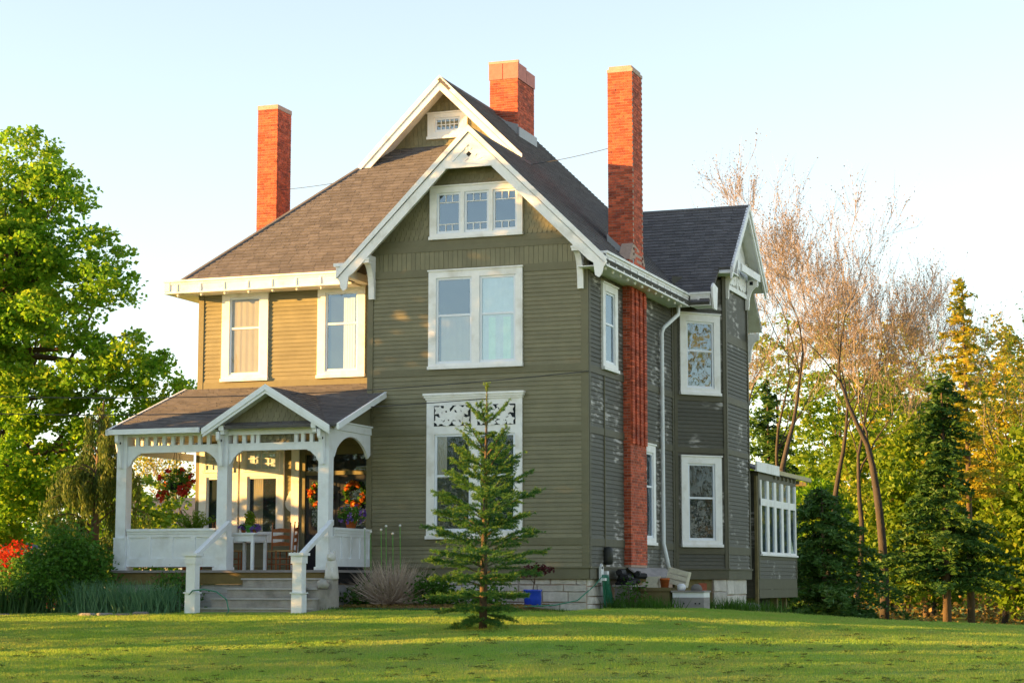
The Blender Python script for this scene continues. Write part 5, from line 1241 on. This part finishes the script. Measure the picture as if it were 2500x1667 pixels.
# round shrub at the porch corner
def shrub(name, base, h, r, leaf_m, n, label, leaf=.09, cat='shrub', stems=14, per=26, clump=.16, zlo=.15, flat=.4):
    bx, by = base; bz = gzf(bx, by); o = empty(name, (bx, by, bz), label, cat); nc = n // per
    d = unit(rg.normal(size=(nc, 3))); d[:, 2] = np.abs(d[:, 2]) * 1.0 - .15; rr = rg.uniform(.25, 1, (nc, 1)) ** .5 * rg.uniform(.8, 1.12, (nc, 1))
    C = np.array([bx, by, bz + h * zlo + .1]) + d * rr * np.array([r, r, h * (1 - zlo)]); P = np.repeat(C, per, 0) + rg.normal(0, clump, (nc * per, 3)) * np.array([1, 1, .7]); P = P[P[:, 2] > bz + .05]
    np_mesh('foliage', leaves(P, leaf, flat, .6, rg), 4, leaf_m, o); m = M()
    for k in range(stems):
        c = C[rg.integers(nc)]; m.tube(curve_pts((bx + rg.normal(0, .08), by + rg.normal(0, .08), bz - .05), c, (0, 0, .1), 5), list(np.linspace(.02, .005, 5)), 4, False)
    m.build('stems', 'bark', o); return o
shrub('shrub', (-11.75, -3.0), 2.15, 1.18, 'shrub_leaf', 9500, 'rounded fresh green shrub in front of the left porch corner', .10)
shrub('shrub', (-8.95, -2.95), .85, .5, 'shrub_leaf', 1500, 'low green bush between the left railing and the steps', .08)
shrub('red_shrub', (-21.2, 8.6), 2.3, 1.45, 'red_leaf', 6500, 'bright red-leaved shrub under the maple at the far left', .13)
shrub('understory_bush', (-17.2, 3.6), 1.6, 1.2, 'shrub_leaf', 3500, 'low green bush between the red shrub and the weeping conifer', .12)
# clumps of leaves in the left bed
def tuft(name, pts, h, wd, leaf_m, n, label, cat='plant', lean=.7, kind='stuff'):
    P = np.concatenate([np.stack([x + rg.normal(0, s, n), y + rg.normal(0, s * .7, n), np.full(n, gzf(x, y)) - .02], 1) for x, y, s in pts]); 
    o = np_mesh(name, blades(P, h, wd, lean, rg), 3, leaf_m); tag(o, label, cat, kind=kind); return o
tuft('ornamental_grass', [(-8.7 - .27 * i, -3.75 - .1 * math.sin(i), .16) for i in range(10)], .62, .03, 'blue_grass', 170, 'blue-green ornamental grass filling the bed left of the steps', 'grass')
tuft('iris_leaves', [(-11.9 - .35 * i, -4.0 + .1 * math.sin(i * 2), .2) for i in range(9)], .62, .045, 'iris_leaf', 110, 'upright dark green iris leaves at the far left of the bed', 'plants', .5)
tuft('weeds', [(.5, .9, .22), (.9, 2.0, .3), (.45, 1.6, .2), (1.2, 3.0, .25), (1.6, 3.9, .22), (2.2, 4.5, .2), (2.3, 6.3, .35), (1.6, 6.8, .3), (1.1, 1.2, .3), (2.4, 8.2, .3)], .30, .03, 'weed_leaf', 150, 'rank green grass growing along the right wall and under the benches', 'grass', .8)
tuft('edge_grass', [(-5.2 + .45 * i, -2.95, .18) for i in range(13)] + [(-4.9, -2.1, .12)], .10, .016, 'weed_leaf', 190, 'longer grass along the edge of the mulch bed', 'grass', .9)
shrub('nettle_clump', (.62, 1.25), .7, .22, 'weed_leaf', 380, 'leafy green weed growing up beside the hose', .07, 'weed', 8, zlo=.1)
shrub('perennial', (-3.25, -1.35), .72, .5, 'weed_leaf', 1500, 'leafy green perennial in the bed between the dry bush and the spruce', .09, 'plant', 8)
shrub('perennial', (-4.98, -1.5), .42, .25, 'weed_leaf', 330, 'small broad-leaved plant at the left end of the mulch bed', .13, 'plant', 5)
shrub('perennial', (-2.2, -1.0), .5, .4, 'shrub_leaf', 900, 'low green plant in the bed behind the young spruce', .08, 'plant', 6)
# dry twiggy bush
o = empty('dry_bush', (-4.25, -1.35, .08), 'dry grey-brown twiggy bush in the mulch bed', 'bush'); T = []
for k in range(2300):
    a = rg.uniform(0, 6.28); el = rg.uniform(.15, 1.25); ln = rg.uniform(.6, 1.22); base = np.array([-4.25 + rg.normal(0, .16), -1.35 + rg.normal(0, .12), .1]); d = np.array([math.cos(a) * math.cos(el), math.sin(a) * math.cos(el) * .7, math.sin(el)])
    s0 = base + d * ln * rg.uniform(0, .55); e = base + d * ln + rg.normal(0, .05, 3); e[2] = max(e[2], .12); b = unit(np.cross(d, rg.normal(size=3))) * rg.uniform(.006, .013); T.append([s0 - b, s0 + b, e])
np_mesh('twigs', np.array(T).reshape(-1, 3), 3, 'dry_twig', o)
np_mesh('young_leaves', leaves(ball((-4.35, -1.6, .45), .35, 60, (1, .6, .8), .1), .06, .3, .5, rg), 4, 'weed_leaf', o)
for k, (x, z, w_) in enumerate(((-5.03, 1.84, 'leftmost'), (-4.88, 1.77, 'second from the left'), (-4.62, 1.82, 'third from the left'), (-4.50, 1.90, 'tallest, in the middle'), (-4.33, 1.73, 'lowest, right of the middle'), (-4.15, 1.91, 'rightmost'))):
    y = -1.15; o = empty('allium', (x, y, .08), 'white allium ball on a thin stem above the dry bush, ' + w_, 'flower', 'white alliums above the dry bush'); m = M(); m.tube([(x + .03, y, .08), (x, y, z)], .007, 5); m.build('stem', 'green_plastic', o); m = M(); m.lathe((x, y, z - .03), [(.008, 0), (.028, .012), (.034, .03), (.028, .05), (.008, .06)], 8); m.build('flower_head', 'plaster', o, True)
# edging stones of the left bed
re_ = random.Random(3)
for k in range(9):
    x = -13.9 + .42 * k + (0 if k < 5 else 1.7); y = -5.0 + .05 * k; q = M(); l_, h_ = re_.uniform(.15, .24), re_.uniform(.06, .11); z = gzf(x, y)
    q.lathe((x, y, z - .03), [(l_, 0), (l_, h_ * .7), (l_ * .75, h_)], 7, .6)
    tag(q.build('edging_stone', 'stone'), 'flat grey edging stone in front of the left bed, ' + ['leftmost', 'second', 'third', 'fourth', 'fifth', 'sixth', 'seventh', 'eighth', 'rightmost'][k] + ' from the left edge' * (0 < k < 8), 'stone', 'edging stones of the left bed')

# --- young spruce on the lawn
sx, sy = 0.2, -7.28; sz = gzf(sx, sy); HS = 4.72
o = empty('young_spruce', (sx, sy, sz), 'young spruce with upswept branches standing on the lawn before the big window', 'tree')
m = M(); m.tube([(sx, sy, sz - .1), (sx + .02, sy, sz + 1.2), (sx + .05, sy, sz + 2.6), (sx + .08, sy, sz + HS)], [.085, .07, .045, .008], 8); m.build('trunk', 'bark', o, True)
NP, NT, BR = [], [], M()
def needles(a, b, n, lst, ln=.055, wd=.012):
    d = unit(b - a); t = rg.uniform(0, 1, (n, 1)); c = a + (b - a) * t; r_ = rg.normal(size=(n, 3)); r_ = unit(r_ - d * (r_ @ d)[:, None]); v = unit(d * .75 + r_); s = ln * rg.uniform(.7, 1.2, (n, 1)); w_ = unit(np.cross(v, rg.normal(size=(n, 3)))) * wd * .5
    lst.append(np.stack([c - w_, c + w_, c + v * s], 1))
spr = [(.22, .62, 6, -.22), (.42, .9, 6, -.08), (.64, 1.08, 6, .03), (.85, 1.15, 6, .12), (1.12, 1.32, 7, .22), (1.45, 1.30, 6, .38), (1.82, 1.05, 6, .40), (2.12, 1.08, 6, .5), (2.48, .92, 5, .62), (2.78, .80, 5, .7), (3.05, .66, 5, .75), (3.36, .60, 4, .9), (3.70, .20, 4, .05), (3.90, .42, 4, 1.05)]
for zz, ln, nb_, up in spr:
    a0 = rg.uniform(0, 6.28)
    for k in range(nb_):
        a = a0 + 6.28 * k / nb_ + rg.normal(0, .2); L_ = ln * rg.uniform(.72, 1.1); s = np.array([sx + .02 * zz, sy, sz + zz + rg.normal(0, .05)]); u = np.array([math.cos(a), math.sin(a), 0])
        pts = [s + u * L_ * t + np.array([0, 0, L_ * (up * t ** 1.5 + (.12 if up > .1 else 0) * math.sin(t * 3.1))]) for t in np.linspace(0, 1, 7)]
        BR.tube(pts, list(np.linspace(.016, .005, 7)), 4, False)
        for i in range(6):
            needles(pts[i], pts[i + 1], int(240 * L_ / 6) + 8, NP)
            if i > 0:
                side = np.array([-u[1], u[0], 0])
                for sgn in (-1, 1):
                    for rep in range(2 - (i % 3 == 2)):
                        tl = L_ * .42 * (1.05 - i / 6.5) * rg.uniform(.7, 1.2) + .05; q0 = pts[i] + (pts[i + 1] - pts[i]) * rg.uniform(0, 1)
                        e = q0 + unit(u * .85 + side * sgn * .8 + np.array([0, 0, up * .5 + rg.normal(0, .12)])) * tl
                        needles(q0, e, int(170 * tl) + 5, NP); needles(q0 + (e - q0) * .78, e + (e - q0) * .03, 9, NT, .045, .013)
                        if tl > .22:
                            for s2 in (-1, 1):
                                f0 = q0 + (e - q0) * rg.uniform(.3, .7); f1 = f0 + unit(unit(e - q0) + side * s2 * rg.uniform(.3, .9) + rg.normal(0, .2, 3)) * tl * .5; needles(f0, f1, int(150 * tl * .5) + 4, NP); needles(f0 + (f1 - f0) * .75, f1, 6, NT, .04, .013)
        needles(pts[5], pts[6] + (pts[6] - pts[5]) * .1, 26, NT, .05, .013)
top = np.array([sx + .07, sy, sz + 3.95]); tip = np.array([sx + .08, sy, sz + HS]); needles(top, tip, 150, NT, .06, .013); needles(tip - np.array([0, 0, .18]), tip, 60, NT, .07, .014)
for k in range(4): a = k * 1.6; needles(tip - np.array([0, 0, .12]), tip + np.array([.07 * math.cos(a), .07 * math.sin(a), .01]), 22, NT, .05, .013)
BR.build('branches', 'bark', o); np_mesh('needles', np.concatenate(NP).reshape(-1, 3), 3, 'needle_young', o); np_mesh('new_growth', np.concatenate(NT).reshape(-1, 3), 3, 'needle_tip', o)

# --- wood at the right
G = 'budding trees behind the house at the right'
bare_tree('bare_tree', (0.86, 34.97), 12.8, 'single dark slender trunk with budding crown standing right of the back room', .17, .5, 'bud', 3000, lean=(-.5, 0), group=G, first=.40, depth=5)
bare_tree('bare_tree', (-3.3, 35.5), 14.2, 'tall budding tree rising just right of the side gable', .13, .42, 'bud', 3000, lean=(.3, 0), group=G, first=.42, depth=5)
bare_tree('bare_tree', (-2.6, 39.5), 14.0, 'leaning grey-stemmed budding tree between the side gable and the slender trunk', .13, .5, 'bud', 3000, lean=(2.2, 0), group=G, first=.36, depth=5)
bare_tree('bare_tree', (-1.0, 38.3), 13.2, 'budding tree with forked trunk right behind the back room roof', .12, .5, 'bud', 3000, lean=(1.6, 0), group=G, first=.3, depth=5)
bare_tree('bare_tree', (-8.9, 49.5), 15.5, 'far budding tree whose pinkish top shows above the side gable ridge', .15, .4, 'bud', 4200, group=G, depth=5)
bare_tree('bare_tree', (-12.6, 53.5), 14.2, 'distant budding tree top between the right chimney and the side gable', .12, .4, 'bud', 1800, group=G, depth=4)
bare_tree('bare_tree', (1.9, 40.5), 12.0, 'slim budding tree just right of the slender dark trunk', .11, .5, 'bud', 2600, lean=(.9, 0), group=G, first=.3, depth=5)
bare_tree('bare_tree', (-4.6, 41.0), 14.5, 'budding tree half hidden behind the side gable wall', .11, .45, 'bud', 2600, group=G, first=.35, depth=5)
bare_tree('bare_tree', (4.9, 39.5), 10.5, 'thin leafing tree left of the right picture edge', .12, .45, 'lime_leaf', 2200, lean=(.4, 0), group=G, depth=4, budsize=.14)
bare_tree('bare_tree', (6.4, 44.0), 12.0, 'sparse tree with scattered small leaves at the far right', .12, .5, 'lime_leaf', 1500, lean=(.8, 0), group=G, depth=4, budsize=.16)
GE = 'dark evergreens at the right'
conifer('evergreen_tree', (3.7, 31.8), 9.2, 2.35, 'tall dark evergreen near the right edge', 'needle', .14, 210, .24, .30, 90, profile=lambda t: (.75 + .25 * math.sin(t * 9)) * (1 - t) ** .6 + .05, group=GE, tr=.17)
conifer('evergreen_tree', (4.3, 34.0), 13.2, 1.5, 'evergreen with a golden narrow top behind the dark one at the right', 'gold_leaf', .35, 130, .24, .2, 60, profile=lambda t: (1 - t) ** .7 * .9 + .14, group=GE, tr=.15)
conifer('evergreen_tree', (.55, 24.5), 4.6, 2.3, 'low spreading dark hemlock right of the back room', 'needle', .04, 150, .22, .35, 80, profile=lambda t: (1 - t) ** .5 + .06, group=GE, tr=.1)
conifer('evergreen_tree', (-5.9, 45.2), 10.5, 2.6, 'dark evergreen showing behind the bay wall', 'needle', .05, 170, .28, .3, 70, group=GE, tr=.15)
conifer('evergreen_tree', (-3.2, 30.5), 5.8, 1.9, 'dark shadowed evergreen just behind the back room roof', 'needle', .04, 130, .24, .3, 80, group=GE, tr=.1)
GG = 'golden leafing trees of the wood at the right'
for (bx, by, h, r, mt, n_, lab) in ((-1.6, 57.0, 15.0, 3.0, 'gold_leaf', 9000, 'golden leafing tree glowing behind the slender trunk'), (-5.6, 61.0, 16.0, 3.4, 'lime_leaf', 9000, 'yellow-green tree behind the forked budding trunks'),
        (3.2, 55.0, 14.5, 3.2, 'gold_leaf', 9000, 'golden tree behind the tall evergreen'), (8.3, 52.0, 13.0, 3.2, 'gold_leaf', 8000, 'orange-gold tree at the right edge of the picture'), (-10.0, 66.0, 16.5, 3.6, 'lime_leaf', 8000, 'yellow-green tree close to the bay corner'),
        (1.6, 41.0, 9.0, 2.5, 'lime_leaf', 12000, 'bright lime-yellow bushy tree between slender trunk and evergreen'), (6.3, 38.5, 8.5, 2.0, 'lime_leaf', 10000, 'yellow-green bushy tree right of the tall evergreen'), (-3.6, 44.0, 6.0, 2.6, 'maple_leaf', 9000, 'green leafy understory tree behind the back room'), (-1.2, 50.0, 11.5, 3.0, 'lime_leaf', 11000, 'lime-yellow tree filling the gap left of the slender trunk'), (4.6, 47.0, 11.5, 2.8, 'gold_leaf', 9000, 'gold-green tree close behind the tall evergreen'), (9.0, 42.0, 8.0, 2.6, 'lime_leaf', 8000, 'green and gold tree cut by the right picture edge')):
    broad_tree('wood_tree', (bx, by), [(0, 0, h * .62, r * .8, r * .8, h * .3), (r * .45, 0, h * .48, r * .65, r * .6, h * .26), (-r * .45, 0, h * .42, r * .65, r * .6, h * .3), (0, 0, h * .85, r * .45, r * .45, h * .15), (0, 0, h * .22, r * .9, r * .7, h * .16)], mt, .23, int(n_ * 1.3), lab, .14, h * .7, limbs=12, group=GG, clump=.6, per=30)
# leaf litter and brushwood on the wood floor
P = np.stack([rg.uniform(-12, 14, 8000), rg.uniform(33, 62, 8000), np.zeros(8000)], 1); P[:, 2] = gz(P[:, 0], P[:, 1]) + .02 + np.abs(rg.normal(0, .6, 8000)) * (rg.uniform(0, 1, 8000) < .6)
tag(np_mesh('brushwood', leaves(P, .20, .3, .6, rg), 4, 'litter'), 'orange-brown brushwood and leaf litter on the floor of the wood', 'brushwood', kind='stuff')
P = np.stack([rg.uniform(-130, 90, 48000), rg.uniform(75, 105, 48000), np.zeros(48000)], 1); P[:, 2] = gz(P[:, 0], P[:, 1]) + rg.uniform(0, 1, 48000) ** 1.3 * (7.5 + 2.5 * np.sin(P[:, 0] * .35))
tag(np_mesh('far_wood', leaves(P, .7, .3, .7, rg), 4, 'lime_leaf'), 'far-off wood closing the view behind the trees', 'wood', kind='stuff')

# --- red shed and neighbour's roof, far left
sh = empty('red_shed', (-32.5, 24.5, gzf(-32.5, 24.5)), 'red painted wooden shed showing through the leaves at the far left', 'shed'); z_ = gzf(-32, 24)
SF = F((-29.6, 22.4), (1, .12), (.12, -1)); SF.o = Vector((-29.6, 22.4, z_))
m = M(); SF.prism(m, [(-6, 0), (0, 0), (0, 2.7), (-3, 3.3), (-6, 2.7)], -4, 0); m.build('wall', 'red_paint', sh)
for i in range(15): q = M(); SF.box(q, -6, 0, 0, .03, .02 + i * .175, .19 + i * .175); q.piece('board', 'red_paint', sh)
m = M(); SF.box(m, -6.05, .05, .03, .07, 2.30, 2.42); m.build('trim_band', 'trim', sh)
m = M(); SF.prism(m, [(.25, 2.6), (-3, 3.35), (-3, 3.5), (.3, 2.73)], -4.2, .25); SF.prism(m, [(-6.25, 2.6), (-3, 3.35), (-3, 3.5), (-6.3, 2.73)], -4.2, .25); m.build('roof', 'roof_grey', sh)
nb = empty('neighbour_house', (-40, 55, gzf(-40, 55)), 'grey-roofed neighbouring house glimpsed through the porch', 'house')
m = M(); m.box(-46, -36, 54, 61, -.8, 2.9); m.build('wall', 'neighbour_wall', nb)
m = M(); m.prism([(-46.4, 53.6, 2.8), (-46.4, 57.5, 5.4), (-46.4, 61.4, 2.8)], (10.8, 0, 0)); m.build('roof', 'roof_grey', nb)
for x in (-44.5, -41.5, -38.5): q = M(); q.box(x, x + 1, 53.96, 53.99, .7, 2.0); q.build('window', 'glass_dark', nb)

# --- tall trees out of the picture to the left, whose shade falls on the gable wall and the lawn
to_s = np.array([math.sin(R(SUN_AZ)), math.cos(R(SUN_AZ))]); per_ = np.array([-to_s[1], to_s[0]])
if per_[0] < 0: per_ = -per_
def shade_at(s, h, D): p = to_s * D + per_ * s; return np.array([p[0], p[1], h])
rs2 = np.random.default_rng(77); TE = math.tan(R(SUN_EL)); D0 = 20.5
def clumps(n, s0, s1, z0, z1, rad, per, edge=None):
    """leaf clumps at distance D0 towards the sun whose shade lands between heights z0 and z1 at the house"""
    s = rs2.uniform(s0, s1, n); zl = rs2.uniform(0, 1, n) * (z1 - z0) + z0; D = D0 + rs2.normal(0, 1.0, n)
    C = np.array([shade_at(a, zz + dd * TE, dd) for a, zz, dd in zip(s, zl, D)])
    Q = np.repeat(C, per, 0) + unit(rs2.normal(size=(n * per, 3))) * (rs2.uniform(0, 1, (n * per, 1)) ** .5) * rad
    s = Q[:, :2] @ per_; zl = Q[:, 2] - (Q[:, :2] @ to_s) * TE
    return Q, s, zl
wob_ = lambda s: .12 * np.sin(s * 2.1) + .08 * np.sin(s * 5.3 + 1)
def gap(s, zl):
    """two slanting gaps between the crowns, where the low sun reaches the lawn in bands"""
    c1 = np.interp(zl, [-2.6, -1.5, -.47, .5, 1.2], [-2.5, .6, 5.1, 6.6, 7.2]); c2 = np.interp(zl, [-2.2, -1.43, -.8, .28, 1.0], [7.6, 8.2, 8.8, 9.9, 10.6])
    w = rs2.uniform(0, 1, len(s))
    return ((np.abs(s - c1 + .5 * wob_(zl * 9)) < 1.15) | (np.abs(s - c2 + .4 * wob_(s * 3)) < .42)) & (w < .93)
big_, small_ = [], []
Q, s, zl = clumps(430, -3.0, .7, -1.4, 10.2, .75, 46); big_.append(Q[(s > -3.15 + .12 * np.sin(zl * 3)) & ~gap(s, zl) & (rs2.uniform(0, 1, len(s)) < np.clip(1.25 - (zl - 7) * .22, .25, 1))])
Q, s, zl = clumps(130, -7.5, -3.1, -1.0, 2.5, .6, 46); big_.append(Q[zl < 1.55 + .2 * np.sin(s * 2.3)])
Q, s, zl = clumps(170, .7, 5.0, -.8, 2.4, .9, 110); small_.append(Q[~gap(s, zl)])
Q, s, zl = clumps(80, 5.0, 8.0, -.8, 1.4, .9, 110); small_.append(Q[~gap(s, zl)])
Q, s, zl = clumps(420, 8.0, 30.0, -.8, 2.6, 1.0, 110); small_.append(Q[~gap(s, zl)])
Q, s, zl = clumps(420, -3.0, 32.0, -2.6, -.6, .8, 110); small_.append(Q[~gap(s, zl)])
wl = empty('shade_trees', (-17, -10, -.5), 'row of leafy trees and bushes left of the lawn whose shade falls across house and grass', 'trees'); wl['kind'] = 'stuff'
np_mesh('crown', np.concatenate([leaves(np.concatenate(big_), .27, .3, .75, rs2), leaves(np.concatenate(small_), .11, .3, .75, rs2)]), 4, 'maple_leaf', wl)
m = M()
for s0, ht in ((-.8, 11.5), (3.2, 8), (7, 4.5), (11, 7), (15, 7), (19, 7), (23, 7), (27, 7), (31, 7)): p = shade_at(s0, 0, D0); m.tube([(p[0], p[1], -1.8), (p[0] + .15, p[1], 4), (p[0], p[1], ht)], [.2, .15, .04], 8)
m.build('trunk', 'bark', wl)['kind'] = 'stuff'
# sunlit trees out of the picture to the right, mirrored in the bay windows
Q = []
for k in range(520):
    x = rs2.uniform(34, 62); y = rs2.uniform(-30, 16); hz = rs2.uniform(.02, 1) * (11.0 + 4.5 * math.sin(y * .5)); Q.append(np.array([x, y, hz - 1]) + unit(rs2.normal(size=(130, 3))) * rs2.uniform(0, 1, (130, 1)) ** .5 * 1.5)
we = empty('right_wood', (48, -5, -1), 'sunlit wood standing beyond the right side of the lawn', 'wood'); we['kind'] = 'stuff'
np_mesh('crown', leaves(np.concatenate(Q), .24, .3, .7, rs2), 4, 'gold_leaf', we)
